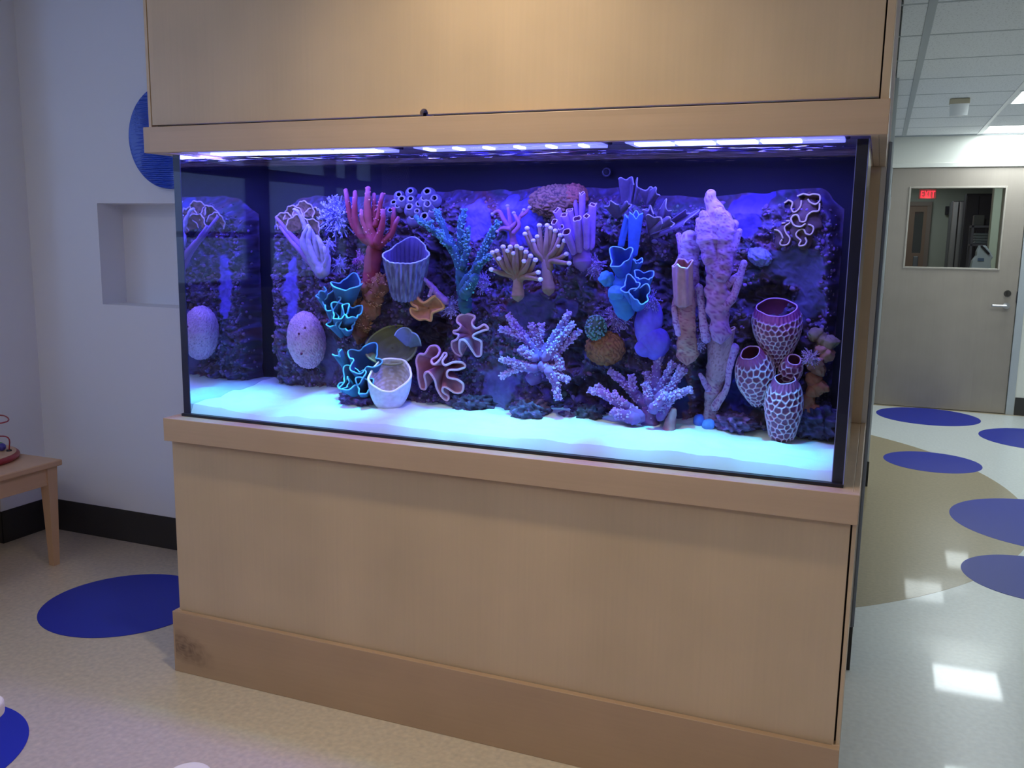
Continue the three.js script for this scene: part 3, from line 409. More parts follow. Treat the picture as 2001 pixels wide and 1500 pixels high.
function reefAt(x, y) {
  let smooth = 0, tint = null, tw = 0, dark = 0; const wob = 0.35 * nz(x * 22, y * 22, 5) + 0.2 * nz(x * 55, y * 55, 2);
  for (const [c, rx, ry, col] of reefPatches) { const d = Math.hypot((x - c[0]) / rx, (y - c[1]) / ry) + wob, w = sstep(1.08, 0.92, d); if (w > tw) { tw = w; tint = col; } }
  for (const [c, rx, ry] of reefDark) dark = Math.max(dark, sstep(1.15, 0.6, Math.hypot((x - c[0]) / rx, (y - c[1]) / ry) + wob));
  smooth = tw;
  const big = fbm(x * 6, y * 6, 3, 3), rid = 1 - Math.abs(nz(x * 16, y * 16, 7)) * 2, mid = 1 - Math.abs(nz(x * 38, y * 38, 4)) * 2, fine = 1 - Math.abs(nz(x * 85, y * 85, 6)) * 2, tiny = fbm(x * 170, y * 170, 2, 2);
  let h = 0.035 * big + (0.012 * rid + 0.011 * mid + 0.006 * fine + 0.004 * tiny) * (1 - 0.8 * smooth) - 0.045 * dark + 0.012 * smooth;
  const foot = 0.045 * sstep(1.0, 0.87, y) * sstep(0.3, 0.5, x) * sstep(1.15, 0.95, x), edge = sstep(RX0, RX0 + 0.025, x + 0.012 * nz(y * 20, 5)) * sstep(RX1, RX1 - 0.03, x + 0.012 * nz(y * 18, 9)), top = sstep(0, 0.06, reefTop(x) - y);
  const z = mix(AZ0 + 0.008, -0.392 + h + foot, edge * top);
  return [z, tw, tint, mid, fine, dark, rid];
}
{
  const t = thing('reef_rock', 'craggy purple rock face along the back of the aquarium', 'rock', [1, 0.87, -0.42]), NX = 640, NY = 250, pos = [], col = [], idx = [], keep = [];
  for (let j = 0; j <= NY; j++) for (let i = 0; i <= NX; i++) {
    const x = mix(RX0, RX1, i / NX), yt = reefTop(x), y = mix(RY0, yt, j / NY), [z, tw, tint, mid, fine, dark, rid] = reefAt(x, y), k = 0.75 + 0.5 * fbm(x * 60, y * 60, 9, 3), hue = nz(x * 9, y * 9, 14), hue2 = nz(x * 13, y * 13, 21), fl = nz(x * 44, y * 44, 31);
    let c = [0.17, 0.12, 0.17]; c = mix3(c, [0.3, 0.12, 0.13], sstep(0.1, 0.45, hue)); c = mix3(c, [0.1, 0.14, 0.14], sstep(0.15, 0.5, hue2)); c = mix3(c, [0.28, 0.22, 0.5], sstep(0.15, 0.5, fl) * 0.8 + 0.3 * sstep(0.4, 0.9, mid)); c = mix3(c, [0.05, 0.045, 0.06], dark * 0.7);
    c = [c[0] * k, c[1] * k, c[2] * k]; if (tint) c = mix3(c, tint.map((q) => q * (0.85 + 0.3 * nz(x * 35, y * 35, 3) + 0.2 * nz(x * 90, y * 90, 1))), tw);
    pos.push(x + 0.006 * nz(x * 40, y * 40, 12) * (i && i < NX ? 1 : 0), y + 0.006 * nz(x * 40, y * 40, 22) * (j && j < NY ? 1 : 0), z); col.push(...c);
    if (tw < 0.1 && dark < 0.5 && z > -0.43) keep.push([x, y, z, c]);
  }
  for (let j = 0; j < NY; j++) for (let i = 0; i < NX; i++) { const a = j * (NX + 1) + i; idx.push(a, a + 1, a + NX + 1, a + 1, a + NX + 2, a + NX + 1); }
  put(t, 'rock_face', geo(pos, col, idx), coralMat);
  // coralline nodules crusting the rock: nobody could count them
  const R = rng(77), ico = new THREE.IcosahedronGeometry(1, 1), N = 5200, nm = new THREE.InstancedMesh(ico, new THREE.MeshStandardMaterial({ roughness: 0.85 }), N), m4 = new THREE.Matrix4(), qq = new THREE.Quaternion();
  for (let i = 0; i < N; i++) { const [x, y, z, c] = keep[Math.floor(R() * keep.length)], s = 0.0022 + 0.005 * R() * R(); qq.setFromEuler(new THREE.Euler(R() * 6, R() * 6, R() * 6)); m4.compose(V(x - 1, y - 0.87, z + 0.42 + s * 0.3), qq, V(s, s * (0.6 + R() * 0.8), s * (0.7 + R()))); nm.setMatrixAt(i, m4); const k = 0.6 + 0.9 * R(), p = R() < 0.25 ? [0.22, 0.12, 0.34] : c; nm.setColorAt(i, lin(p[0] * k, p[1] * k, p[2] * k)); }
  nm.name = 'nodules'; nm.userData.kind = 'stuff'; nm.castShadow = nm.receiveShadow = true; t.add(nm);
}
function rockPile(name, label, c, rx, ry, rz, color, seed) { const g = lump(c, rx, ry, rz, (p, h) => mix3(color.map((q) => q * 0.6), color.map((q) => q * 2), sstep(0, 0.5, nz(p.x * 70, p.y * 70, p.z * 70 + seed))), { amp: 0.75, freq: 62, detail: 46 }); return one(name, label, 'rock', g, coralMat); }
// ---------- corals and sponges ----------
const PINKW = [0.62, 0.5, 0.62];
{ // brain coral, left
  const c = [0.262,1.05,-0.34], t = thing('brain_coral', 'pale pink oval brain coral low on the left of the reef', 'coral', c), rx = 0.0641, ry = 0.0927;
  put(t, 'body', lump([c[0] + 0.01, c[1], c[2]], rx, ry, 0.055, (p, h) => mix3([0.95, 0.62, 0.66], [0.5, 0.27, 0.36], sstep(0.09, 0.0, h)), { amp: 0.075, freq: 120, detail: 90, tilt: 0.12, cells: true }), wetMat);
  for (const [a, b] of [[585, 652], [600, 640], [590, 690]]) { const q = V([0.289,1.056,-0.29]); q.x += (a - 590) * 0.0016; q.y -= (b - 664) * 0.0017; put(t, 'tube_worm', lump([q.x, q.y, q.z + 0.004], 0.004, 0.004, 0.004, [0.25, 0.05, 0.1], { detail: 8 }), coralMat); }
}
function branchCoral(name, label, basePt, list, o) {                // list: [points, radii]
  const t = thing(name, label, o.category ?? 'coral', basePt);
  list.forEach(([p, r], i) => {
    const gs = [rod(p, r, { color: o.color, tip: o.tip, lump: o.lump ?? 0.15, freq: o.freq ?? 70, seg: o.seg ?? 10, n: o.n ?? 20, tipLen: o.tipLen })];
    if (o.knobs) gs.push(...knobs(p, r, Math.round(o.knobs * V(p[0]).distanceTo(V(p[p.length - 1])) * 1000 / 10), o.knobLen, o.knobSize, o.color, o.knobTip ?? o.tip ?? o.color, 11 + i * 7).map((g) => g));
    const g = gs.length > 1 ? mergeGeometries(gs.map((q) => q.index ? q.toNonIndexed() : q)) : gs[0];
    const m = put(t, 'branch', g, coralMat);
    if (o.ball && i) { const e = p[p.length - 1]; sub(m, 'branch_tip', lump([e[0], e[1], e[2]], o.ball, o.ball * 0.85, o.ball, o.ballColor, { detail: 8, amp: 0.1 }), coralMat, 'pale ball tip'); }
  });
  return t;
}
// lacy brown fan behind the lavender finger coral
{
  const b = [0.249,1.356,-0.36], t = thing('cabbage_coral', 'brown lacy cabbage coral with pale edge at the upper left', 'coral', b);
  const fan = (cx, cy, r0, a0, a1, tilt, seed) => { const C = V(cx); return [(u, v) => { const a = mix(a0, a1, v), r = r0 * (0.12 + 0.88 * u) * (1 + 0.05 * u * Math.sin(38 * v + seed)); return C.clone().add(V(Math.cos(a) * r, Math.sin(a) * r, tilt * u * u * r0 + 0.16 * r0 * u * Math.sin(11 * v + seed))); }]; };
  const lace = (u, v, q) => mix3([0.42, 0.25, 0.14], [0.2, 0.1, 0.06], sstep(-0.1, 0.25, nz(q.x * 130, q.y * 130, q.z * 60)));
  [[[0.193,1.428,-0.36], 17, 1.9, 0.5, 1], [[0.225,1.448,-0.36], 18, 1.5, 0.4, 2], [[0.269,1.461,-0.355], 19, 1.5, 0.35, 3], [[0.304,1.445,-0.36], 17, 1.1, 0.4, 4], [[0.26,1.412,-0.345], 22, 1.6, 0.45, 5], [[0.3,1.406,-0.35], 18, 1.2, 0.4, 6]].forEach(([c, r, m, tl, s]) => addSheet(t, fan(c, 0, r * 0.0019, m - 1.9, m + 1.9, tl, s)[0], 14, 44, 0.003, lace, { open: true, rim: 0.8, rimColor: [0.5, 0.4, 0.46] }, ['frond', 'rim']));
}
branchCoral('finger_coral', 'lavender and violet finger coral before the brown cabbage coral', [0.348,1.269,-0.32], [
  [[[0.341,1.263,-0.33],[0.285,1.337,-0.33],[0.221,1.397,-0.33],[0.173,1.445,-0.33]], [0.015, 0.011, 0.008, 0.005]], [[[0.351,1.268,-0.31],[0.29,1.328,-0.31],[0.237,1.376,-0.31],[0.203,1.414,-0.31]], [0.014, 0.01, 0.007, 0.005]],
], { color: [0.42, 0.2, 0.5], tip: [0.5, 0.28, 0.75], lump: 0.25, freq: 55 });
branchCoral('finger_coral', 'pale lavender cluster of fused fingers curving upright on the left', [0.365,1.268,-0.3], [
  [[[0.361,1.27,-0.3],[0.32,1.325,-0.3],[0.295,1.373,-0.3],[0.315,1.418,-0.3]], [0.017, 0.014, 0.012, 0.007]], [[[0.378,1.271,-0.28],[0.345,1.326,-0.28],[0.328,1.374,-0.28],[0.336,1.41,-0.28]], [0.015, 0.012, 0.01, 0.006]], [[[0.376,1.271,-0.29],[0.358,1.326,-0.29],[0.346,1.374,-0.29],[0.327,1.414,-0.29]], [0.015, 0.012, 0.01, 0.006]],
  [[[0.386,1.273,-0.28],[0.387,1.319,-0.28],[0.377,1.359,-0.28],[0.362,1.387,-0.28]], [0.014, 0.011, 0.01, 0.006]], [[[0.393,1.273,-0.27],[0.405,1.312,-0.27],[0.401,1.335,-0.27],[0.394,1.353,-0.27]], [0.013, 0.011, 0.01, 0.006]], [[[0.304,1.398,-0.31],[0.289,1.434,-0.31],[0.267,1.466,-0.31],[0.257,1.471,-0.31]], [0.009, 0.008, 0.006, 0.005]], [[[0.4,1.296,-0.26],[0.412,1.331,-0.26],[0.412,1.362,-0.26],[0.42,1.381,-0.26]], [0.007, 0.006, 0.004, 0.003]],
], { color: [0.46, 0.42, 0.5], tip: [0.62, 0.62, 0.8], lump: 0.3, freq: 75, n: 26 });
function tuft(name, label, c, r, n, color, tip, seed, len = 1, category = 'soft coral') { // bushy soft coral: fine feathery sprays from one foot
  const t = thing(name, label, category, c), R = rng(seed), gs = [];
  for (let i = 0; i < n; i++) { const a = R() * 6.283, e = Math.acos(1 - 1.1 * R()), d = V(Math.sin(e) * Math.cos(a), Math.sin(e) * Math.sin(a), Math.cos(e) * 0.7), l = r * (0.6 + 0.5 * R()) * len, p = [c, [c[0] + d.x * l * 0.5, c[1] + d.y * l * 0.5 + 0.002, c[2] + d.z * l * 0.5], [c[0] + d.x * l + 0.004 * (R() - 0.5), c[1] + d.y * l, c[2] + d.z * l]]; gs.push(rod(p, [r * 0.07, r * 0.045, r * 0.03], { seg: 5, n: 6, color, tip, lump: 0.3, freq: 120 }).toNonIndexed()); gs.push(...knobs(p, [r * 0.05, r * 0.03], 7, r * 0.1, r * 0.03, color, tip, seed + i).map((g) => g.toNonIndexed())); }
  gs.push(lump(c, r * 0.5, r * 0.5, r * 0.35, color, { amp: 0.5, freq: 60, detail: 14 }).toNonIndexed());
  const m = put(t, 'sprays', mergeGeometries(gs), coralMat); m.userData.kind = 'stuff'; return t;
}
tuft('soft_coral', 'fuzzy blue white soft coral tuft left of the red coral', [0.389,1.447,-0.36], 0.0719, 130, [0.3, 0.34, 0.62], [0.5, 0.55, 0.9], 5);
tuft('soft_coral', 'small lavender soft coral sprig right of the pale finger coral', [0.395,1.362,-0.3], 0.0258, 36, [0.4, 0.35, 0.7], [0.6, 0.6, 0.95], 6);
tuft('soft_coral', 'small pale violet soft coral over the upper turquoise cups', [0.411,1.301,-0.33], 0.0325, 40, [0.36, 0.34, 0.6], [0.55, 0.55, 0.9], 7);
tuft('soft_coral', 'magenta soft coral sprig at the foot of the red finger coral', [0.49,1.316,-0.33], 0.0322, 44, [0.4, 0.1, 0.36], [0.6, 0.22, 0.6], 8);
branchCoral('red_finger_coral', 'red finger coral with upright fingers and pink tips', [0.522,1.246,-0.33], [
  [[[0.519,1.234,-0.33],[0.529,1.298,-0.33],[0.538,1.361,-0.33],[0.541,1.401,-0.33]], [0.028, 0.026, 0.025, 0.02]],
  [[[0.546,1.365,-0.32],[0.501,1.389,-0.32],[0.476,1.439,-0.32],[0.477,1.524,-0.32]], [0.016, 0.013, 0.01, 0.007]], [[[0.531,1.361,-0.33],[0.476,1.405,-0.33],[0.451,1.455,-0.33],[0.437,1.53,-0.33]], [0.014, 0.011, 0.009, 0.007]], [[[0.552,1.377,-0.31],[0.533,1.424,-0.31],[0.526,1.478,-0.31],[0.529,1.534,-0.31]], [0.017, 0.014, 0.012, 0.008]], [[[0.542,1.377,-0.33],[0.539,1.424,-0.33],[0.538,1.471,-0.33],[0.538,1.518,-0.33]], [0.012, 0.01, 0.008, 0.006]], [[[0.554,1.424,-0.31],[0.566,1.458,-0.31],[0.571,1.486,-0.31],[0.579,1.517,-0.31]], [0.011, 0.009, 0.007, 0.006]],
  [[[0.561,1.362,-0.31],[0.604,1.39,-0.31],[0.622,1.425,-0.31],[0.633,1.446,-0.31]], [0.014, 0.01, 0.008, 0.006]], [[[0.54,1.364,-0.34],[0.591,1.401,-0.34],[0.599,1.441,-0.34],[0.602,1.475,-0.34]], [0.013, 0.01, 0.008, 0.006]], [[[0.563,1.37,-0.3],[0.578,1.409,-0.3],[0.586,1.44,-0.3],[0.586,1.467,-0.3]], [0.013, 0.011, 0.009, 0.007]], [[[0.552,1.365,-0.3],[0.528,1.405,-0.3],[0.513,1.439,-0.3],[0.51,1.467,-0.3]], [0.013, 0.01, 0.008, 0.006]],
], { color: [0.42, 0.05, 0.05], tip: [0.6, 0.17, 0.24], lump: 0.2, freq: 60, knobs: 1.2, knobLen: 0.006, knobSize: 0.0035, knobTip: [0.66, 0.28, 0.32] });
{ // little barrels at the upper left
  const spots = [[803, 373, 9], [790, 388, 10], [781, 380, 9], [806, 388, 9], [821, 398, 10], [839, 374, 11], [832, 387, 10], [851, 387, 10], [839, 398, 11], [805, 404, 11], [772, 395, 9], [781, 402, 8], [766, 410, 9], [808, 422, 11], [832, 422, 12], [846, 410, 9], [818, 412, 8]];
  const pos = [[0.651,1.53,-0.36],[0.627,1.506,-0.36],[0.611,1.519,-0.36],[0.656,1.506,-0.36],[0.682,1.491,-0.36],[0.714,1.528,-0.36],[0.702,1.508,-0.36],[0.735,1.508,-0.36],[0.714,1.491,-0.36],[0.654,1.482,-0.36],[0.595,1.496,-0.36],[0.611,1.485,-0.36],[0.584,1.472,-0.36],[0.659,1.454,-0.36],[0.702,1.454,-0.36],[0.726,1.473,-0.36],[0.677,1.469,-0.36]], R = rng(9);
  const nth = ['leftmost', 'second', 'third', 'fourth', 'fifth', 'sixth', 'seventh', 'eighth', 'ninth', 'tenth', 'eleventh', 'twelfth', 'thirteenth', 'fourteenth', 'fifteenth', 'sixteenth', 'rightmost'], order = pos.map((p, i) => i).sort((a, b) => pos[a][0] - pos[b][0] || a - b);
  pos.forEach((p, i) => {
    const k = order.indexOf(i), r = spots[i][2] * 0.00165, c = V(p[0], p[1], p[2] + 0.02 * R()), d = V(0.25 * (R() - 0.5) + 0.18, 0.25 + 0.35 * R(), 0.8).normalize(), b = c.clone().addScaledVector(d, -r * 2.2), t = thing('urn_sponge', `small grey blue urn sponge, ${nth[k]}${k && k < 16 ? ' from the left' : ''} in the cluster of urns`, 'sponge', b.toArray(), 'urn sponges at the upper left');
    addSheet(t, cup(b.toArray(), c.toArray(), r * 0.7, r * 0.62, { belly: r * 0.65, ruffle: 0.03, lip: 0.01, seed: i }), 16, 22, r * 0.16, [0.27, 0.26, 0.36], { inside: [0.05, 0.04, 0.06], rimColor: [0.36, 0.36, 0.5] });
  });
}
{ // blue cup sponge with ribbed side
  const b = [0.653,1.207,-0.33], rc = [0.67,1.345,-0.3], t = thing('cup_sponge', 'grey blue cup sponge with ribbed sides and a lobed rim', 'sponge', b), r = 0.0777;
  addSheet(t, cup(b, rc, r * 0.55, r * 0.88, { lobes: 3, ruffle: 0.13, ribs: 26, rib: 0.05, lip: 0.018, seed: 0.6, axis: [0.14, 1, 0.62], power: 0.6 }), 46, 156, 0.004, (u, v, q) => mix3([0.3, 0.32, 0.42], [0.16, 0.15, 0.24], sstep(-0.2, 0.3, nz(q.x * 120, q.y * 18, q.z * 120))), { inside: [0.2, 0.17, 0.34], rim: 0.55, rimColor: [0.5, 0.62, 0.95] });
}
{ // teal branches
  const k = { color: [0.035, 0.15, 0.16], tip: [0.07, 0.27, 0.3], lump: 0.3, freq: 80, knobs: 9, knobLen: 0.009, knobSize: 0.004, knobTip: [0.14, 0.42, 0.42], n: 28 };
  branchCoral('teal_branch_coral', 'teal branching coral reaching up in the middle left', [0.854,1.181,-0.32], [
    [[[0.857,1.178,-0.32],[0.85,1.23,-0.32],[0.844,1.276,-0.32]], [0.022, 0.021, 0.02]], [[[0.854,1.269,-0.3],[0.842,1.322,-0.3],[0.814,1.366,-0.3],[0.757,1.411,-0.3],[0.698,1.449,-0.3]], [0.017, 0.014, 0.012, 0.009, 0.006]], [[[0.84,1.306,-0.31],[0.82,1.359,-0.31],[0.789,1.411,-0.31],[0.765,1.467,-0.31]], [0.014, 0.012, 0.01, 0.007]], [[[0.849,1.276,-0.31],[0.849,1.344,-0.31],[0.843,1.412,-0.31],[0.854,1.47,-0.31]], [0.016, 0.013, 0.011, 0.007]],
    [[[0.86,1.307,-0.29],[0.873,1.352,-0.29],[0.874,1.39,-0.29],[0.88,1.421,-0.29]], [0.011, 0.009, 0.007, 0.005]], [[[0.862,1.247,-0.29],[0.9,1.293,-0.29],[0.927,1.354,-0.29],[0.948,1.398,-0.29],[0.971,1.435,-0.29]], [0.018, 0.015, 0.012, 0.009, 0.006]], [[[0.872,1.225,-0.28],[0.895,1.261,-0.28],[0.904,1.276,-0.28]], [0.02, 0.017, 0.013]], [[[0.824,1.367,-0.28],[0.804,1.381,-0.28],[0.794,1.408,-0.28]], [0.009, 0.007, 0.005]], [[[0.912,1.309,-0.27],[0.938,1.327,-0.27],[0.954,1.34,-0.27]], [0.01, 0.008, 0.005]], [[[0.762,1.411,-0.29],[0.748,1.425,-0.29],[0.755,1.435,-0.29]], [0.007, 0.006, 0.004]],
  ], k);
}
function balled(label, base, trunk, tips, z) {
  const list = [[[base, mid3(base, trunk, 0.5), trunk], [0.02, 0.016, 0.013]]];
  tips.forEach((e, i) => { const q = [mix(trunk[0], e[0], 0.62), mix(trunk[1], e[1], 0.38), mix(trunk[2], e[2], 0.4) + 0.006 * ((i % 3) - 1)]; list.push([[[base[0], mix(base[1], trunk[1], 0.75), base[2]], trunk.map((a, k) => mix(a, q[k], 0.35)), q, e], [0.0125, 0.0095, 0.007, 0.005]]); });
  return branchCoral('ball_tip_coral', label, base, list, { color: [0.42, 0.27, 0.13], tip: [0.5, 0.34, 0.22], tipLen: 0.5, lump: 0.1, freq: 60, ball: 0.0075, ballColor: [1.1, 1.1, 1.0], seg: 8 });
}
function mid3(a, b, t) { return a.map((q, k) => mix(q, b[k], t)); }
balled('tan fan of branches with white ball tips, front left one of the pair', [1.045,1.228,-0.27], [1.044,1.283,-0.27], [[0.972,1.35,-0.25],[0.986,1.355,-0.25],[1.005,1.367,-0.25],[1.019,1.356,-0.25],[1.027,1.367,-0.25],[1.047,1.369,-0.25],[1.06,1.364,-0.25],[1.075,1.354,-0.25],[1.089,1.343,-0.25],[1.104,1.332,-0.25],[1.113,1.298,-0.25],[1.12,1.278,-0.25],[0.969,1.302,-0.25],[0.993,1.333,-0.25],[1.038,1.349,-0.25],[1.07,1.328,-0.25]]);
balled('tan fan of branches with white ball tips, taller right one of the pair', [1.124,1.246,-0.31], [1.113,1.328,-0.31], [[1.058,1.42,-0.3],[1.095,1.429,-0.3],[1.119,1.429,-0.3],[1.13,1.422,-0.3],[1.144,1.414,-0.3],[1.159,1.402,-0.3],[1.172,1.387,-0.3],[1.179,1.35,-0.3],[1.187,1.324,-0.3],[1.052,1.404,-0.3],[1.09,1.397,-0.3],[1.078,1.385,-0.3],[1.152,1.372,-0.3]]);
branchCoral('rose_branch_coral', 'small rose violet branch coral behind the white tipped fans', [0.992,1.377,-0.36], [
  [[[0.994,1.369,-0.36],[0.987,1.407,-0.36],[0.983,1.429,-0.36]], [0.012, 0.009, 0.008]], [[[0.987,1.421,-0.35],[0.966,1.443,-0.35],[0.947,1.47,-0.35],[0.928,1.461,-0.35]], [0.009, 0.007, 0.006, 0.004]], [[[0.989,1.429,-0.35],[0.982,1.458,-0.35],[0.976,1.485,-0.35]], [0.008, 0.006, 0.004]], [[[0.994,1.421,-0.34],[1.013,1.441,-0.34],[1.032,1.473,-0.34]], [0.008, 0.006, 0.004]], [[[1.023,1.455,-0.34],[1.039,1.466,-0.34],[1.049,1.48,-0.34]], [0.006, 0.005, 0.004]], [[[0.991,1.417,-0.34],[0.968,1.42,-0.34],[0.949,1.41,-0.34]], [0.008, 0.006, 0.004]], [[[1.004,1.406,-0.33],[1.021,1.429,-0.33],[1.004,1.464,-0.33]], [0.007, 0.006, 0.004]],
], { color: [0.5, 0.2, 0.34], tip: [0.62, 0.45, 0.65], lump: 0.2, ball: 0.006, ballColor: [0.66, 0.6, 0.75] });
{ // mauve tube sponge cluster
  const tops = [[1.136,1.472,-0.33],[1.14,1.439,-0.3],[1.162,1.459,-0.32],[1.171,1.473,-0.34],[1.214,1.448,-0.28],[1.182,1.517,-0.35],[1.211,1.519,-0.33],[1.241,1.455,-0.28],[1.249,1.487,-0.31],[1.184,1.411,-0.28],[1.16,1.424,-0.3]], feet = [[1.185,1.373,-0.34],[1.182,1.358,-0.34],[1.191,1.364,-0.34],[1.194,1.373,-0.34],[1.217,1.352,-0.31],[1.206,1.388,-0.34],[1.213,1.365,-0.34],[1.238,1.36,-0.3],[1.245,1.36,-0.32],[1.201,1.35,-0.31],[1.182,1.361,-0.34]], rr = [8, 7, 7, 7, 8, 5, 6, 6, 7, 8, 6];
  const t = thing('tube_sponge', 'mauve cluster of thin upright tube sponges with round open ends', 'sponge', [1.214,1.337,-0.33]);
  tops.forEach((p, i) => { const r = rr[i] * 0.00155; addSheet(t, cup(feet[i], p, r * 0.9, r, { ruffle: 0.05, lip: 0.015, seed: i, lobes: 2, axis: [p[0] - feet[i][0], p[1] - feet[i][1], 0.045 + p[2] - feet[i][2]], ribs: 9, rib: 0.02 }), 22, 30, 0.0022, [0.4, 0.22, 0.5], { inside: [0.2, 0.05, 0.12], rim: 0.6, rimColor: [0.62, 0.5, 0.8] }, ['tube', 'rim']); });
  put(t, 'foot', rod([[1.215,1.327,-0.335],[1.212,1.352,-0.335],[1.208,1.376,-0.335]], [0.03, 0.026, 0.02], { color: [0.33, 0.17, 0.4], lump: 0.25, freq: 50 }), coralMat);
  const R = rng(3); void R;
}
{ // brown maze coral
  const c = [1.119,1.5,-0.365], t = thing('maze_coral', 'brown grooved maze coral high on the reef behind the tubes', 'coral', c), col = (p, h) => mix3([0.36, 0.2, 0.09], [0.07, 0.04, 0.03], sstep(0.22, 0.02, h));
  put(t, 'body', lump(c, 0.0769, 0.0443, 0.03, col, { amp: 0.22, freq: 95, detail: 70, cells: true, tilt: 0.1 }), coralMat); put(t, 'lobe', lump([c[0] + 0.055, c[1] + 0.012, c[2] - 0.005], 0.04, 0.035, 0.03, (p, h) => mix3([0.45, 0.16, 0.08], [0.14, 0.05, 0.03], sstep(0.1, 0.0, h)), { amp: 0.22, freq: 95, detail: 50, cells: true }), coralMat); put(t, 'lobe', lump([c[0] + 0.01, c[1] - 0.05, c[2] - 0.002], 0.022, 0.034, 0.02, col, { amp: 0.22, freq: 95, detail: 40, cells: true }), coralMat);
}
// turquoise ruffled cups
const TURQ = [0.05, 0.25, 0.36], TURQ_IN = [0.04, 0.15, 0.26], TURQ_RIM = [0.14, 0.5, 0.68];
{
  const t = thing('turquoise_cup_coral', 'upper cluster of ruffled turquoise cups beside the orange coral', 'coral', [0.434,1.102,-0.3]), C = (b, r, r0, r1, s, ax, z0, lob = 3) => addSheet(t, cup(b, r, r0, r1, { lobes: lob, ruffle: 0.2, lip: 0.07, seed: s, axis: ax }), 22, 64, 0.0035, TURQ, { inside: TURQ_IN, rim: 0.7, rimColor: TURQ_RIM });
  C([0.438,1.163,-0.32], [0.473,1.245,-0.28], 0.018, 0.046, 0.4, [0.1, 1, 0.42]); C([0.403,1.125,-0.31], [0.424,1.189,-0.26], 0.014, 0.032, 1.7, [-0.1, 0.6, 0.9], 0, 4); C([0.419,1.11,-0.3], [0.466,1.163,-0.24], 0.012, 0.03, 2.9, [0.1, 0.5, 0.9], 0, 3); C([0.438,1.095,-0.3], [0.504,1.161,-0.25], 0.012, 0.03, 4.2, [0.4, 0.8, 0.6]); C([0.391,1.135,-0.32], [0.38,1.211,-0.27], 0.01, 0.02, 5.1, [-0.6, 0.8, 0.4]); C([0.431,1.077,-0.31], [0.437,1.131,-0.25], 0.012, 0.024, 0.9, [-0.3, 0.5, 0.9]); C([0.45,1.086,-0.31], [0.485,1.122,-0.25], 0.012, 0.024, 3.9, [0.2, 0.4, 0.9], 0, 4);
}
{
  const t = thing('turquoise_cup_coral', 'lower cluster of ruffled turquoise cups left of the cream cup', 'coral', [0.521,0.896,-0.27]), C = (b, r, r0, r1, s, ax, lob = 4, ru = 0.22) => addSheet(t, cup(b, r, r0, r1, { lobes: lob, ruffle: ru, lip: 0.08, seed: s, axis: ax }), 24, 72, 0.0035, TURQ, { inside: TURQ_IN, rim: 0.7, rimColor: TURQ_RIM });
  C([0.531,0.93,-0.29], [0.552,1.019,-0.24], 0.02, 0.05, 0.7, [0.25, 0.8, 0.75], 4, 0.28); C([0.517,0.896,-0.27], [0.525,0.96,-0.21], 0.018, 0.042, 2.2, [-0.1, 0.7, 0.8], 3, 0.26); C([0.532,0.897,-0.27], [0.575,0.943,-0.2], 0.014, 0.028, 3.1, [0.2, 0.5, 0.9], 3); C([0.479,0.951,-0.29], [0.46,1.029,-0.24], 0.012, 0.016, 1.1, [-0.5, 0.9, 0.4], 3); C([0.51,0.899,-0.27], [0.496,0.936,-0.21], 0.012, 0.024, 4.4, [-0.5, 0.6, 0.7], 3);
}
{ // orange fuzzy coral
  const t = thing('star_polyp_coral', 'orange brown fuzzy coral hanging under the red finger coral', 'coral', [0.498,1.087,-0.33]), parts = [[0.548,1.235,-0.33],[0.533,1.202,-0.33],[0.518,1.166,-0.33],[0.491,1.132,-0.33],[0.469,1.154,-0.33],[0.483,1.094,-0.33],[0.515,1.233,-0.33]];
  parts.forEach((p, i) => put(t, 'lobe', mergeGeometries([lump(p, 0.036 - 0.002 * i, 0.038, 0.03, [0.42, 0.15, 0.05], { amp: 0.6, freq: 55, detail: 22 }).toNonIndexed(), ...knobs([[p[0] - 0.02, p[1] - 0.02, p[2] + 0.008], p, [p[0] + 0.02, p[1] + 0.02, p[2] + 0.01]], [0.026, 0.03], 150, 0.008, 0.0018, [0.5, 0.2, 0.06], [0.66, 0.34, 0.2], 31 + i).map((g) => g.toNonIndexed())]), coralMat));
}
function foldedOutline(name, label, base, C, outline, th, color, rimColor, lift, bulge) { // leather coral: sheet spreading from C to a meandering edge; where the edge turns inward it stands up toward the front
  const t = thing(name, label, 'coral', base), c = new THREE.CatmullRomCurve3(outline.map((q) => V(q)), true, 'centripetal'), rs = outline.map((q) => Math.hypot(q[0] - C[0], q[1] - C[1])), Rm = Math.max(...rs);
  addSheet(t, (u, v) => { const o = c.getPoint(v), k = clamp(1 - Math.hypot(o.x - C[0], o.y - C[1]) / Rm, 0, 1), e = sstep(0.1, 1, u); return V(mix(C[0], o.x, u), mix(C[1], o.y, u), C[2] + Rm * (bulge * u * u + lift * e * Math.pow(k, 1.2) - 0.05 * Math.sin(Math.PI * u) * k)); }, 20, 190, th, color, { rim: 0.62, rimColor, inside: color }, ['fold', 'rim']);
  return t;
}
foldedOutline('orange_leather_coral', 'flat lobed orange leather coral in the middle of the reef', [0.738,1.172,-0.31], [0.736,1.177,-0.32], [[0.676,1.201,-0.32],[0.695,1.216,-0.32],[0.708,1.204,-0.32],[0.726,1.196,-0.32],[0.761,1.217,-0.32],[0.787,1.195,-0.32],[0.791,1.179,-0.32],[0.768,1.167,-0.32],[0.757,1.162,-0.32],[0.749,1.139,-0.32],[0.73,1.142,-0.32],[0.707,1.14,-0.32],[0.679,1.158,-0.32],[0.677,1.175,-0.32],[0.701,1.175,-0.32],[0.683,1.184,-0.32]], 0.007, [0.6, 0.26, 0.08], [0.62, 0.3, 0.1], 0.2, 0.15);
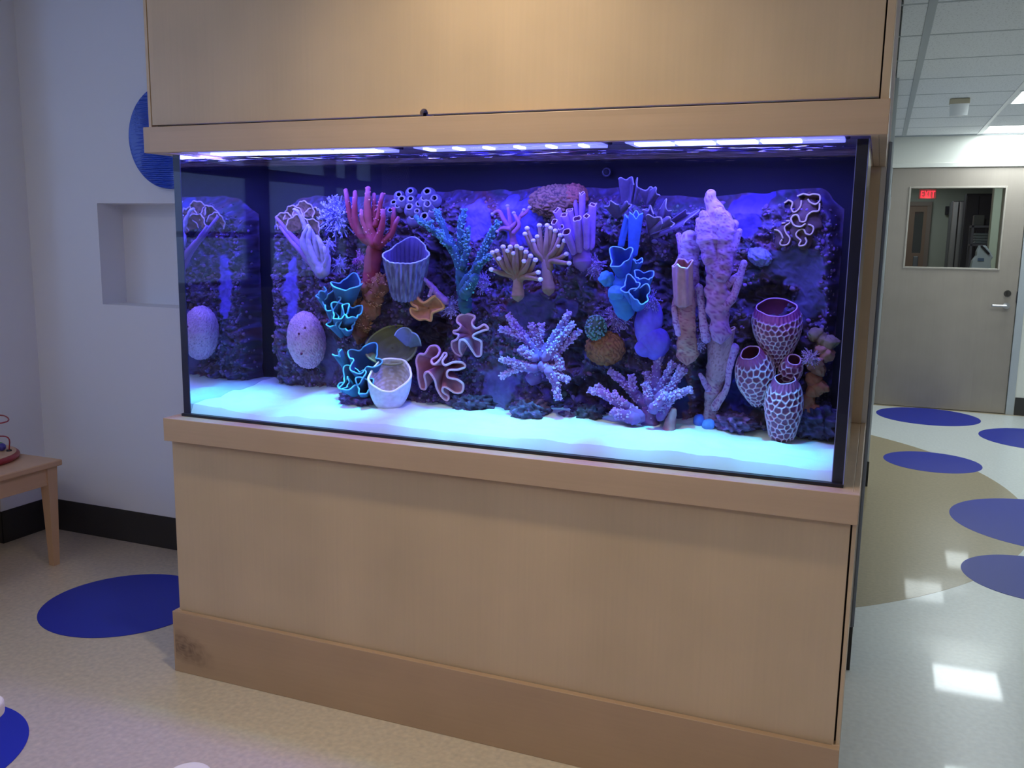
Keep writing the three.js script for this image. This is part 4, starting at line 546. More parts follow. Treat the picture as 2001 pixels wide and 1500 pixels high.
{ // olive plate with a pale teal frond
  const t = thing('plate_coral', 'olive green plate coral above the cream cup', 'coral', [0.598,1.027,-0.33]), C = V([0.604,1.051,-0.32]), R = 0.0835, [n, x, z] = axes([0.15, 0.72, 0.7]);
  addSheet(t, (u, v) => { const a = v * 6.28318, r = R * u * (1 + 0.04 * Math.sin(3 * a)); return C.clone().addScaledVector(n, -0.016 + 0.02 * u * u + 0.002 * Math.sin(18 * u)).addScaledVector(x, r * Math.cos(a)).addScaledVector(z, r * 0.95 * Math.sin(a)); }, 24, 72, 0.005, [0.22, 0.24, 0.06], { rim: 0.7, rimColor: [0.3, 0.33, 0.14] }, ['plate', 'rim']);
  const f = thing('fan_sponge', 'small pale teal fan sponge growing on the olive plate coral', 'sponge', [0.665,1.064,-0.3]), A = V([0.671,1.051,-0.3]);
  addSheet(f, (u, v) => { const a = mix(0.15, 2.5, v), r = 0.06 * (0.12 + 0.88 * u) * (1 + 0.18 * Math.sin(9 * v)); return A.clone().add(V(Math.cos(a) * r * 0.75, Math.sin(a) * r, 0.02 * u * Math.sin(7 * v))); }, 14, 36, 0.004, [0.2, 0.3, 0.26], { open: true, rim: 0.6, rimColor: [0.35, 0.5, 0.5] }, ['frond', 'rim']);
}
{ // cream cup
  const b = [0.635,0.88,-0.25], rc = [0.647,0.976,-0.23], t = thing('cream_cup_coral', 'cream white cup coral on a short stem standing in the sand', 'coral', b), r = 0.0676;
  addSheet(t, cup(b, rc, r * 0.42, r, { lobes: 5, ruffle: 0.03, lip: 0.03, seed: 1.4, axis: [0.16, 0.78, 0.62], belly: r * 0.1, power: 0.55, squash: 1 }), 34, 96, 0.006, [1.05, 1.1, 0.9], { inside: (u, v, q) => mix3([0.8, 0.78, 0.45], [1.05, 1.1, 0.8], sstep(-0.1, 0.3, Math.sin(u * 60) * 0.25 + nz(q.x * 80, q.y * 80, q.z * 80))), rim: 0.6, rimColor: [0.95, 0.98, 0.8] });
  put(t, 'stem', rod([[b[0], b[1] - 0.025, b[2]], [b[0], b[1], b[2]], [b[0], b[1] + 0.012, b[2]]], [0.026, 0.017, 0.02], { color: [0.5, 0.42, 0.4], lump: 0.3, freq: 70 }), coralMat);
}
// folded pink leather corals
const LEATHER = [0.55, 0.2, 0.22], LEATHER_RIM = [0.68, 0.38, 0.5];
foldedOutline('leather_coral', 'large salmon pink leather coral with deeply folded edge', [0.803,0.917,-0.3], [0.779,1.004,-0.33], [[0.756,1.065,-0.33],[0.779,1.068,-0.33],[0.795,1.054,-0.33],[0.791,1.036,-0.33],[0.777,1.025,-0.33],[0.785,1.017,-0.33],[0.798,1.033,-0.33],[0.806,1.051,-0.33],[0.818,1.043,-0.33],[0.809,1.023,-0.33],[0.814,1.015,-0.33],[0.837,1.024,-0.33],[0.863,1.02,-0.33],[0.869,1.006,-0.33],[0.848,0.995,-0.33],[0.824,0.993,-0.33],[0.822,0.977,-0.33],[0.845,0.97,-0.33],[0.861,0.954,-0.33],[0.854,0.927,-0.33],[0.83,0.923,-0.33],[0.803,0.941,-0.33],[0.797,0.926,-0.33],[0.813,0.91,-0.33],[0.803,0.896,-0.33],[0.786,0.906,-0.33],[0.774,0.937,-0.33],[0.776,0.965,-0.33],[0.765,0.986,-0.33],[0.745,0.977,-0.33],[0.742,0.945,-0.33],[0.733,0.926,-0.33],[0.715,0.929,-0.33],[0.709,0.96,-0.33],[0.71,0.989,-0.33],[0.705,1.017,-0.33],[0.717,1.039,-0.33],[0.741,1.043,-0.33],[0.748,1.056,-0.33]], 0.006, LEATHER, LEATHER_RIM, 0.6, 0.2);
foldedOutline('leather_coral', 'smaller lilac pink leather coral above the salmon one', [0.883,1.047,-0.31], [0.873,1.096,-0.33], [[0.847,1.163,-0.33],[0.869,1.166,-0.33],[0.894,1.157,-0.33],[0.889,1.14,-0.33],[0.901,1.127,-0.33],[0.922,1.138,-0.33],[0.937,1.122,-0.33],[0.918,1.114,-0.33],[0.898,1.101,-0.33],[0.918,1.088,-0.33],[0.918,1.065,-0.33],[0.912,1.042,-0.33],[0.896,1.039,-0.33],[0.885,1.059,-0.33],[0.872,1.086,-0.33],[0.857,1.085,-0.33],[0.846,1.053,-0.33],[0.85,1.036,-0.33],[0.829,1.041,-0.33],[0.815,1.062,-0.33],[0.817,1.081,-0.33],[0.838,1.091,-0.33],[0.846,1.1,-0.33],[0.825,1.104,-0.33],[0.822,1.113,-0.33],[0.842,1.119,-0.33],[0.849,1.127,-0.33],[0.832,1.137,-0.33],[0.833,1.153,-0.33]], 0.006, [0.5, 0.24, 0.34], [0.7, 0.46, 0.64], 0.6, 0.2);
// violet staghorns
const STAG = { color: [0.3, 0.15, 0.4], tip: [0.44, 0.3, 0.66], lump: 0.35, freq: 90, knobs: 15, knobLen: 0.0085, knobSize: 0.0042, knobTip: [0.5, 0.38, 0.76], n: 18, seg: 8 };
branchCoral('staghorn_coral', 'violet staghorn coral hanging in the middle of the reef', [1.082,0.991,-0.31], [
  [[[1.078,0.982,-0.32],[1.09,1.021,-0.32],[1.106,1.052,-0.32]], [0.024, 0.021, 0.018]], [[[1.12,1.05,-0.28],[1.15,1.104,-0.28],[1.177,1.149,-0.28],[1.196,1.184,-0.28]], [0.017, 0.014, 0.011, 0.006]], [[[1.137,1.054,-0.26],[1.17,1.097,-0.26],[1.196,1.13,-0.26],[1.214,1.154,-0.26]], [0.015, 0.012, 0.009, 0.005]], [[[1.149,1.053,-0.27],[1.185,1.088,-0.27],[1.212,1.116,-0.27],[1.232,1.137,-0.27]], [0.013, 0.011, 0.008, 0.005]],
  [[[1.108,1.05,-0.28],[1.072,1.1,-0.28],[1.039,1.135,-0.28],[1.013,1.17,-0.28]], [0.016, 0.013, 0.01, 0.006]], [[[1.072,1.1,-0.28],[1.032,1.12,-0.28],[0.991,1.128,-0.28]], [0.012, 0.009, 0.006]], [[[1.101,1.063,-0.29],[1.092,1.107,-0.29],[1.081,1.145,-0.29]], [0.014, 0.011, 0.007]], [[[1.108,1.063,-0.29],[1.109,1.108,-0.29],[1.111,1.144,-0.29]], [0.013, 0.01, 0.007]], [[[1.106,1.022,-0.26],[1.065,1.031,-0.26],[1.03,1.038,-0.26],[1.001,1.042,-0.26]], [0.016, 0.013, 0.01, 0.006]], [[[1.077,1.025,-0.27],[1.037,1.013,-0.27],[1,0.992,-0.27]], [0.011, 0.008, 0.005]],
  [[[1.106,1.052,-0.26],[1.08,1.065,-0.26],[1.064,1.076,-0.26]], [0.014, 0.013, 0.011]], [[[1.125,1.031,-0.26],[1.159,1.026,-0.26],[1.187,1.033,-0.26]], [0.016, 0.013, 0.007]], [[[1.131,1.031,-0.26],[1.169,1.012,-0.26],[1.203,0.996,-0.26]], [0.015, 0.013, 0.008]], [[[1.15,1.023,-0.25],[1.17,0.991,-0.25],[1.18,0.946,-0.25]], [0.015, 0.012, 0.009]], [[[1.158,1.07,-0.26],[1.174,1.056,-0.26],[1.183,1.039,-0.26]], [0.012, 0.01, 0.008]],
], STAG);
branchCoral('staghorn_coral', 'violet staghorn coral standing on the sand right of the middle', [1.434,0.897,-0.3], [
  [[[1.43,0.881,-0.32],[1.432,0.92,-0.32],[1.433,0.949,-0.32]], [0.028, 0.025, 0.022]], [[[1.415,0.905,-0.27],[1.363,0.937,-0.27],[1.31,0.962,-0.27],[1.269,0.97,-0.27]], [0.02, 0.017, 0.013, 0.007]], [[[1.322,0.954,-0.28],[1.301,0.971,-0.28],[1.288,0.981,-0.28]], [0.011, 0.008, 0.005]], [[[1.38,0.933,-0.26],[1.354,0.955,-0.26],[1.342,0.969,-0.26]], [0.012, 0.009, 0.006]], [[[1.419,0.933,-0.32],[1.379,0.967,-0.32],[1.345,0.998,-0.32],[1.312,1.021,-0.32]], [0.018, 0.014, 0.011, 0.007]], [[[1.388,0.965,-0.31],[1.381,0.991,-0.31],[1.377,1.011,-0.31]], [0.011, 0.008, 0.006]],
  [[[1.435,0.947,-0.29],[1.427,0.983,-0.29],[1.421,0.997,-0.29]], [0.013, 0.01, 0.006]], [[[1.428,0.947,-0.33],[1.429,0.984,-0.33],[1.416,1.02,-0.33]], [0.015, 0.012, 0.008]], [[[1.435,0.948,-0.33],[1.446,1,-0.33],[1.442,1.036,-0.33],[1.451,1.066,-0.33]], [0.019, 0.017, 0.014, 0.008]], [[[1.445,0.957,-0.32],[1.469,1.003,-0.32],[1.479,1.028,-0.32],[1.49,1.052,-0.32]], [0.017, 0.014, 0.011, 0.007]], [[[1.455,0.954,-0.3],[1.491,0.989,-0.3],[1.507,1.019,-0.3],[1.518,1.048,-0.3]], [0.016, 0.013, 0.01, 0.006]], [[[1.502,1.008,-0.3],[1.515,1.024,-0.3],[1.523,1.034,-0.3]], [0.009, 0.007, 0.005]],
  [[[1.463,0.944,-0.28],[1.499,0.968,-0.28],[1.527,0.983,-0.28],[1.549,0.991,-0.28]], [0.015, 0.012, 0.01, 0.007]], [[[1.456,0.934,-0.25],[1.475,0.957,-0.25],[1.488,0.976,-0.25]], [0.016, 0.013, 0.01]], [[[1.406,0.904,-0.25],[1.379,0.91,-0.25],[1.347,0.916,-0.25]], [0.02, 0.017, 0.012]], [[[1.47,0.908,-0.28],[1.484,0.931,-0.28],[1.497,0.961,-0.28]], [0.014, 0.012, 0.008]],
], STAG);
{ // blue vase cluster
  const BL = [0.05, 0.2, 0.55], BLI = [0.04, 0.14, 0.42], BLR = [0.2, 0.55, 0.95], t = thing('blue_vase_sponge', 'blue vase sponge with two tall blades and ruffled cups', 'sponge', [1.355,1.207,-0.3]);
  const C = (b, r, r0, r1, s, ax, o = {}) => addSheet(t, cup(b, r, r0, r1, { lobes: 3, ruffle: 0.16, lip: 0.06, seed: s, axis: ax, ...o }), 24, 60, 0.003, o.color ?? BL, { inside: BLI, rim: 0.6, rimColor: BLR }, o.names);
  C([1.36,1.34,-0.34], [1.371,1.46,-0.32], 0.012, 0.018, 0.3, [0.05, 1, 0.25], { squash: 0.5, lip: 0.06, ribs: 5, rib: 0.08, names: ['blade', 'rim'] }); C([1.324,1.368,-0.34], [1.344,1.454,-0.33], 0.009, 0.011, 1.9, [0.1, 1, 0.2], { squash: 0.5, lip: 0.06, ribs: 4, rib: 0.1, names: ['blade', 'rim'] });
  C([1.35,1.284,-0.31], [1.345,1.348,-0.26], 0.016, 0.034, 2.4, [-0.2, 0.6, 0.8], { ruffle: 0.22 }); C([1.392,1.237,-0.3], [1.414,1.299,-0.26], 0.016, 0.026, 3.7, [0.15, 0.9, 0.45]); C([1.372,1.292,-0.3], [1.393,1.335,-0.28], 0.009, 0.013, 5.2, [0.2, 0.9, 0.4], { ruffle: 0.26 }); C([1.386,1.223,-0.28], [1.385,1.273,-0.23], 0.014, 0.024, 0.9, [-0.1, 0.5, 0.9], { ruffle: 0.25 }); C([1.394,1.21,-0.28], [1.417,1.25,-0.22], 0.014, 0.026, 4.5, [0.2, 0.4, 0.9], { ruffle: 0.25 });
  put(t, 'body', rod([[1.356,1.195,-0.3],[1.348,1.235,-0.3],[1.343,1.27,-0.3],[1.352,1.306,-0.3]], [0.03, 0.036, 0.032, 0.018], { color: [0.06, 0.3, 0.62], lump: 0.25, freq: 45, seg: 18, n: 28 }), coralMat); put(t, 'lobe', lump([1.305,1.284,-0.28], 0.022, 0.024, 0.02, [0.08, 0.45, 0.72], { amp: 0.5, freq: 45, detail: 24 }), coralMat); put(t, 'lobe', lump([1.337,1.247,-0.27], 0.026, 0.02, 0.02, [0.07, 0.36, 0.66], { amp: 0.4, freq: 45, detail: 24 }), coralMat);
}
{ // dull mauve plates in the upper right
  const col = [0.2, 0.16, 0.26], rimc = [0.34, 0.32, 0.48], fr = (t, b, tip, w, s, z = 0.02) => { const B = V(b), D = V(tip).sub(B), L = D.length(), side = V(D.y, -D.x, 0).normalize(); addSheet(t, (u, v) => { const k = v - 0.5; return B.clone().addScaledVector(D, u * (1 - 0.45 * Math.abs(k) + 0.09 * Math.sin(9 * v + s))).addScaledVector(side, w * k * (0.45 + 0.9 * u - 0.35 * u * u)).add(V(0, 0, z * u + L * 0.14 * u * Math.sin(6 * v + s))); }, 16, 28, 0.003, col, { open: true, rim: 0.6, rimColor: rimc }, ['blade', 'rim']); };
  const a = thing('scroll_coral', 'dull mauve scroll coral with one tall pointed blade near the top', 'coral', [1.335,1.489,-0.37]); fr(a, [1.327,1.487,-0.38], [1.339,1.567,-0.36], 0.045, 1); fr(a, [1.344,1.492,-0.38], [1.365,1.556,-0.36], 0.025, 3);
  const b = thing('scroll_coral', 'dull mauve scroll coral with a ragged flat top right of the tall blade', 'coral', [1.4,1.482,-0.37]); fr(b, [1.394,1.487,-0.38], [1.4,1.536,-0.36], 0.05, 2); fr(b, [1.383,1.49,-0.38], [1.426,1.53,-0.35], 0.03, 5);
  const c = thing('scroll_coral', 'small winged mauve scroll coral under the tall blade', 'coral', [1.305,1.46,-0.36]); fr(c, [1.307,1.455,-0.37], [1.296,1.496,-0.34], 0.04, 2.5); fr(c, [1.304,1.455,-0.37], [1.355,1.494,-0.34], 0.02, 0.5);
  const d = thing('scroll_coral', 'mauve scroll coral with two upright horns right of the blue blades', 'coral', [1.414,1.412,-0.36]); fr(d, [1.412,1.408,-0.37], [1.404,1.485,-0.34], 0.03, 1.5); fr(d, [1.42,1.411,-0.37], [1.455,1.496,-0.34], 0.034, 4); fr(d, [1.409,1.402,-0.37], [1.43,1.46,-0.33], 0.05, 0.8);
  const e = thing('scroll_coral', 'long slanting mauve blade coral left of the tall pink sponge', 'coral', [1.434,1.405,-0.35]); fr(e, [1.411,1.402,-0.36], [1.532,1.472,-0.35], 0.034, 2.2, 0.01); fr(e, [1.405,1.412,-0.35], [1.479,1.447,-0.33], 0.03, 0.3, 0.02);
}
{ // tall pink sponges
  const SP = [0.56, 0.3, 0.52], SPT = [0.66, 0.46, 0.78], pit = (q) => sstep(0.12, 0.42, nz(q.x * 210, q.y * 210, q.z * 210));
  function sponge(t, pts, rad, o = {}) { const g = rod(pts, rad, { color: o.color ?? SP, tip: o.tip ?? SPT, tipLen: 0.9, lump: o.lump ?? 0.28, freq: o.freq ?? 34, seg: 26, n: 70, flatX: o.flat ?? 0.7 }), p = g.attributes.position, c = g.attributes.color, q = V(0, 0, 0); for (let i = 0; i < p.count; i++) { q.fromBufferAttribute(p, i); const k = 1 - 0.5 * pit(q); c.setXYZ(i, c.getX(i) * k, c.getY(i) * k * k, c.getZ(i) * k); } put(t, o.name ?? 'branch', g, coralMat); }
  const a = thing('tall_sponge', 'tall pale pink pitted sponge, highest of the pink sponges on the right', 'sponge', [1.619,1.193,-0.27]);
  sponge(a, [[1.624,1.145,-0.27],[1.617,1.206,-0.27],[1.613,1.274,-0.27],[1.61,1.327,-0.27],[1.607,1.394,-0.27],[1.604,1.446,-0.27],[1.586,1.486,-0.27],[1.581,1.512,-0.27]], [0.026, 0.026, 0.034, 0.03, 0.042, 0.05, 0.026, 0.014], { lump: 0.34, name: 'trunk' }); sponge(a, [[1.625,1.302,-0.25],[1.594,1.354,-0.25],[1.578,1.413,-0.25],[1.567,1.459,-0.25]], [0.02, 0.022, 0.026, 0.012]); sponge(a, [[1.625,1.302,-0.25],[1.627,1.368,-0.25],[1.621,1.433,-0.25],[1.609,1.466,-0.25]], [0.02, 0.024, 0.026, 0.014]);
  sponge(a, [[1.628,1.321,-0.26],[1.638,1.36,-0.26],[1.653,1.394,-0.26],[1.661,1.418,-0.26]], [0.017, 0.014, 0.012, 0.008], { lump: 0.18 }); sponge(a, [[1.631,1.221,-0.26],[1.655,1.254,-0.26],[1.666,1.296,-0.26],[1.676,1.337,-0.26]], [0.016, 0.011, 0.01, 0.009], { lump: 0.18 }); sponge(a, [[1.636,1.28,-0.26],[1.651,1.295,-0.26],[1.668,1.31,-0.26]], [0.012, 0.009, 0.007], { lump: 0.18 }); sponge(a, [[1.619,1.381,-0.28],[1.636,1.414,-0.28],[1.643,1.436,-0.28]], [0.02, 0.019, 0.013], { color: [0.5, 0.34, 0.46] }); sponge(a, [[1.58,1.393,-0.28],[1.558,1.42,-0.28],[1.552,1.444,-0.28]], [0.02, 0.016, 0.01], { color: [0.48, 0.32, 0.46] });
  const b = thing('orange_sponge', 'orange pink open sponge left of the tallest pink sponge', 'sponge', [1.54,1.091,-0.28]);
  sponge(b, [[1.534,1.083,-0.29],[1.531,1.146,-0.29],[1.525,1.215,-0.29],[1.523,1.263,-0.29]], [0.03, 0.024, 0.026, 0.026], { color: [0.6, 0.26, 0.2], tip: [0.62, 0.36, 0.36], name: 'trunk', lump: 0.22 }); addSheet(b, cup([1.522,1.215,-0.28], [1.52,1.332,-0.25], 0.024, 0.026, { lobes: 4, ruffle: 0.12, lip: 0.05, seed: 2, axis: [-0.08, 1, 0.4], ribs: 7, rib: 0.08 }), 28, 60, 0.004, [0.62, 0.33, 0.34], { inside: [0.6, 0.2, 0.14], rim: 0.6, rimColor: [0.7, 0.5, 0.6] }); sponge(b, [[1.535,1.228,-0.31],[1.529,1.297,-0.31],[1.523,1.351,-0.31],[1.523,1.395,-0.31]], [0.022, 0.024, 0.026, 0.026], { tip: [0.66, 0.55, 0.68] }); sponge(b, [[1.509,1.351,-0.31],[1.5,1.385,-0.31],[1.493,1.406,-0.31]], [0.014, 0.011, 0.008]); sponge(b, [[1.558,1.271,-0.29],[1.566,1.23,-0.29],[1.574,1.175,-0.29],[1.584,1.134,-0.29]], [0.011, 0.01, 0.01, 0.014], { lump: 0.2, color: [0.55, 0.4, 0.55] }); sponge(b, [[1.511,1.27,-0.28],[1.497,1.214,-0.28],[1.511,1.145,-0.28]], [0.008, 0.009, 0.01], { color: [0.55, 0.26, 0.22] });
  const c = thing('vase_sponge', 'pink vase sponge standing on the sand before the tall sponge', 'sponge', [1.598,0.909,-0.34]);
  sponge(c, [[1.596,0.898,-0.34],[1.599,0.945,-0.34],[1.605,0.996,-0.34],[1.613,1.046,-0.34]], [0.022, 0.018, 0.024, 0.03], { name: 'trunk', color: [0.56, 0.32, 0.36], tip: [0.6, 0.36, 0.38] }); addSheet(c, cup([1.612,1.011,-0.34], [1.619,1.162,-0.31], 0.026, 0.034, { lobes: 4, ruffle: 0.12, lip: 0.045, seed: 1, axis: [0.12, 1, 0.5], squash: 0.75 }), 36, 72, 0.004, (u, v, q) => mix3([0.6, 0.34, 0.38], [0.36, 0.16, 0.2], pit(q)), { inside: [0.6, 0.28, 0.28], rim: 0.6, rimColor: [0.7, 0.5, 0.56] }); sponge(c, [[1.611,0.942,-0.32],[1.639,0.994,-0.32],[1.646,1.058,-0.32],[1.654,1.108,-0.32]], [0.014, 0.008, 0.009, 0.014], { lump: 0.2, color: [0.56, 0.34, 0.4] }); sponge(c, [[1.593,0.989,-0.33],[1.578,1.01,-0.33],[1.566,1.027,-0.33]], [0.012, 0.009, 0.006], { lump: 0.2 });
}
{ // honeycomb barrels
  const R = rng(21);
  function honey(label, base, rimC, r0, r1, belly, axis, seed, o = {}) {
    const t = thing('barrel_sponge', label, 'sponge', base), f = cup(base, rimC, r0, r1, { lobes: 4, ruffle: 0.018, lip: 0.01, seed, axis, belly, power: o.power ?? 1, bp: o.bp ?? 1 }), H = V(base).distanceTo(V(rimC)), per = 6.283 * (Math.max(r0, r1) + belly * 0.6), cell = o.cell ?? 0.0165, nv = Math.round(per / cell), nh = Math.max(4, Math.round(H / (cell * 0.9))), S = [];
    for (let j = -1; j <= nh + 1; j++) for (let i = 0; i < nv; i++) S.push([(i + (j & 1) * 0.5 + 0.55 * (R() - 0.5)) / nv, (j + 0.5 * (R() - 0.5)) / nh]);
    const wall = (u, v) => { if (u > 0.985) return [0, [0.36, 0.07, 0.2]]; let a = 9, b = 9; for (const [sv, su] of S) { if (Math.abs(su - u) > 2.2 / nh) continue; let dv = Math.abs(sv - v); if (dv > 0.5) dv = 1 - dv; const d = Math.hypot(dv * nv, (su - u) * nh * 0.95); if (d < a) { b = a; a = d; } else if (d < b) b = d; } const neck = sstep(0.86, 0.93, u), rib = Math.sin(v * 6.283 * Math.round(nv * 1.3)), e = sstep(0.27, 0.1, b - a) * (1 - neck); return [0.0042 * e + 0.001 * rib * neck, mix3(mix3([0.26, 0.05, 0.14], [0.9, 0.72, 0.72], e), [0.42, 0.1, 0.25], neck * (1 - e))]; };
    addSheet(t, f, o.nu ?? 96, o.nv ?? 180, 0.004, [0.3, 0.06, 0.16], { inside: [0.26, 0.05, 0.11], rim: 0.45, rimColor: [0.66, 0.42, 0.62], bump: wall, mat: wetMat }, ['barrel', 'rim']); return t;
  }
  honey('large honeycomb barrel sponge, highest of the four on the right', [1.768,1.05,-0.37], [1.756,1.221,-0.35], 0.0166, 0.0533, 0.0193, [0, 1, 0.42], 1.3, { bp: 1.6 });
  honey('honeycomb barrel sponge leaning left under the large one', [1.732,0.96,-0.36], [1.699,1.1,-0.31], 0.0265, 0.0276, 0.0237, [-0.32, 0.8, 0.62], 2.6, { bp: 1.25 });
  honey('smallest honeycomb barrel sponge tucked right under the large one', [1.794,1.025,-0.36], [1.812,1.087,-0.32], 0.0206, 0.019, 0.0082, [0.25, 0.7, 0.7], 4.1, { nu: 50, nv: 110 });
  honey('honeycomb barrel sponge standing on the sand, lowest of the four', [1.793,0.869,-0.32], [1.794,1.038,-0.3], 0.0302, 0.0283, 0.0177, [0.03, 1, 0.42], 5.5, { bp: 1.4 });
}
{ // brown lettuce coral at the upper right
  const t = thing('lettuce_coral', 'brown lettuce coral with winding pale yellow edges, top right', 'coral', [1.813,1.384,-0.37]), ribbon = (path, w, s) => { const c = new THREE.CatmullRomCurve3(path.map((q) => V(q)), false, 'centripetal'); addSheet(t, (u, v) => { const p = c.getPoint(v), d = c.getTangent(v); return p.clone().add(V(0, 0, -0.02 + w * u)).addScaledVector(V(d.y, -d.x, 0), 0.008 * (u - 0.5) * Math.sin(8 * v + s)).add(V(0, 0.006 * u, 0)); }, 8, 60, 0.003, [0.26, 0.16, 0.09], { open: true, rim: 0.8, rimColor: [0.6, 0.5, 0.3] }, ['fold', 'rim']); };
  ribbon([[1.756,1.492,-0.37],[1.767,1.499,-0.37],[1.778,1.49,-0.37],[1.775,1.474,-0.37],[1.784,1.466,-0.37],[1.794,1.479,-0.37],[1.798,1.495,-0.37]], 0.035, 1); ribbon([[1.789,1.51,-0.37],[1.805,1.513,-0.37],[1.821,1.506,-0.37],[1.831,1.508,-0.37],[1.847,1.506,-0.37],[1.85,1.49,-0.37],[1.838,1.479,-0.37],[1.822,1.487,-0.37],[1.818,1.498,-0.37]], 0.04, 2); ribbon([[1.85,1.487,-0.36],[1.846,1.469,-0.36],[1.831,1.468,-0.36],[1.819,1.458,-0.36],[1.815,1.439,-0.36],[1.8,1.437,-0.36],[1.791,1.452,-0.36],[1.784,1.447,-0.36],[1.79,1.431,-0.36],[1.806,1.426,-0.36],[1.818,1.432,-0.36]], 0.035, 3); ribbon([[1.821,1.432,-0.36],[1.834,1.424,-0.36],[1.83,1.408,-0.36],[1.817,1.408,-0.36],[1.809,1.416,-0.36],[1.799,1.407,-0.36],[1.811,1.392,-0.36],[1.804,1.378,-0.36],[1.819,1.379,-0.36],[1.824,1.389,-0.36],[1.818,1.4,-0.36]], 0.03, 4); ribbon([[1.737,1.416,-0.365],[1.749,1.415,-0.365],[1.76,1.407,-0.365],[1.766,1.394,-0.365],[1.759,1.383,-0.365],[1.774,1.383,-0.365],[1.78,1.397,-0.365],[1.77,1.412,-0.365],[1.764,1.426,-0.365],[1.774,1.439,-0.365]], 0.03, 5); ribbon([[1.755,1.436,-0.37],[1.765,1.444,-0.37],[1.773,1.437,-0.37],[1.769,1.423,-0.37]], 0.025, 6); ribbon([[1.833,1.464,-0.37],[1.845,1.45,-0.37],[1.838,1.432,-0.37],[1.827,1.44,-0.37]], 0.025, 7);
  put(t, 'stock', lump([1.814,1.45,-0.372], 0.042, 0.068, 0.02, [0.18, 0.11, 0.07], { amp: 0.5, freq: 40, detail: 26 }), coralMat); put(t, 'stock', lump([1.76,1.41,-0.376], 0.022, 0.036, 0.018, [0.16, 0.1, 0.07], { amp: 0.5, freq: 40, detail: 20 }), coralMat);
}
{ // orange yellow lobes on the far right
  const t = thing('lobed_soft_coral', 'chain of orange and yellow lobes along the right end of the reef', 'soft coral', [1.872,0.966,-0.35]);
  [[1.876,1.141,-0.36],[1.86,1.15,-0.36],[1.892,1.134,-0.36],[1.878,1.111,-0.36],[1.889,1.101,-0.36],[1.86,1.078,-0.35],[1.874,1.059,-0.36],[1.862,1.03,-0.36],[1.877,1.012,-0.36],[1.862,1,-0.36],[1.851,0.971,-0.36],[1.86,0.95,-0.36]].forEach((p, i) => put(t, 'lobe', lump(p, 0.018 + 0.004 * (i % 3), 0.02, 0.016, i < 3 ? [0.4, 0.3, 0.14] : i < 7 ? [0.55, 0.27, 0.14] : [0.58, 0.22, 0.08], { amp: 0.7, freq: 48, detail: 22 }), coralMat));
  tuft('soft_coral', 'whitish feathery soft coral between the smallest barrel sponge and the orange lobes', [1.853,1.091,-0.33], 0.0297, 60, [0.5, 0.36, 0.42], [0.7, 0.6, 0.75], 51);
}
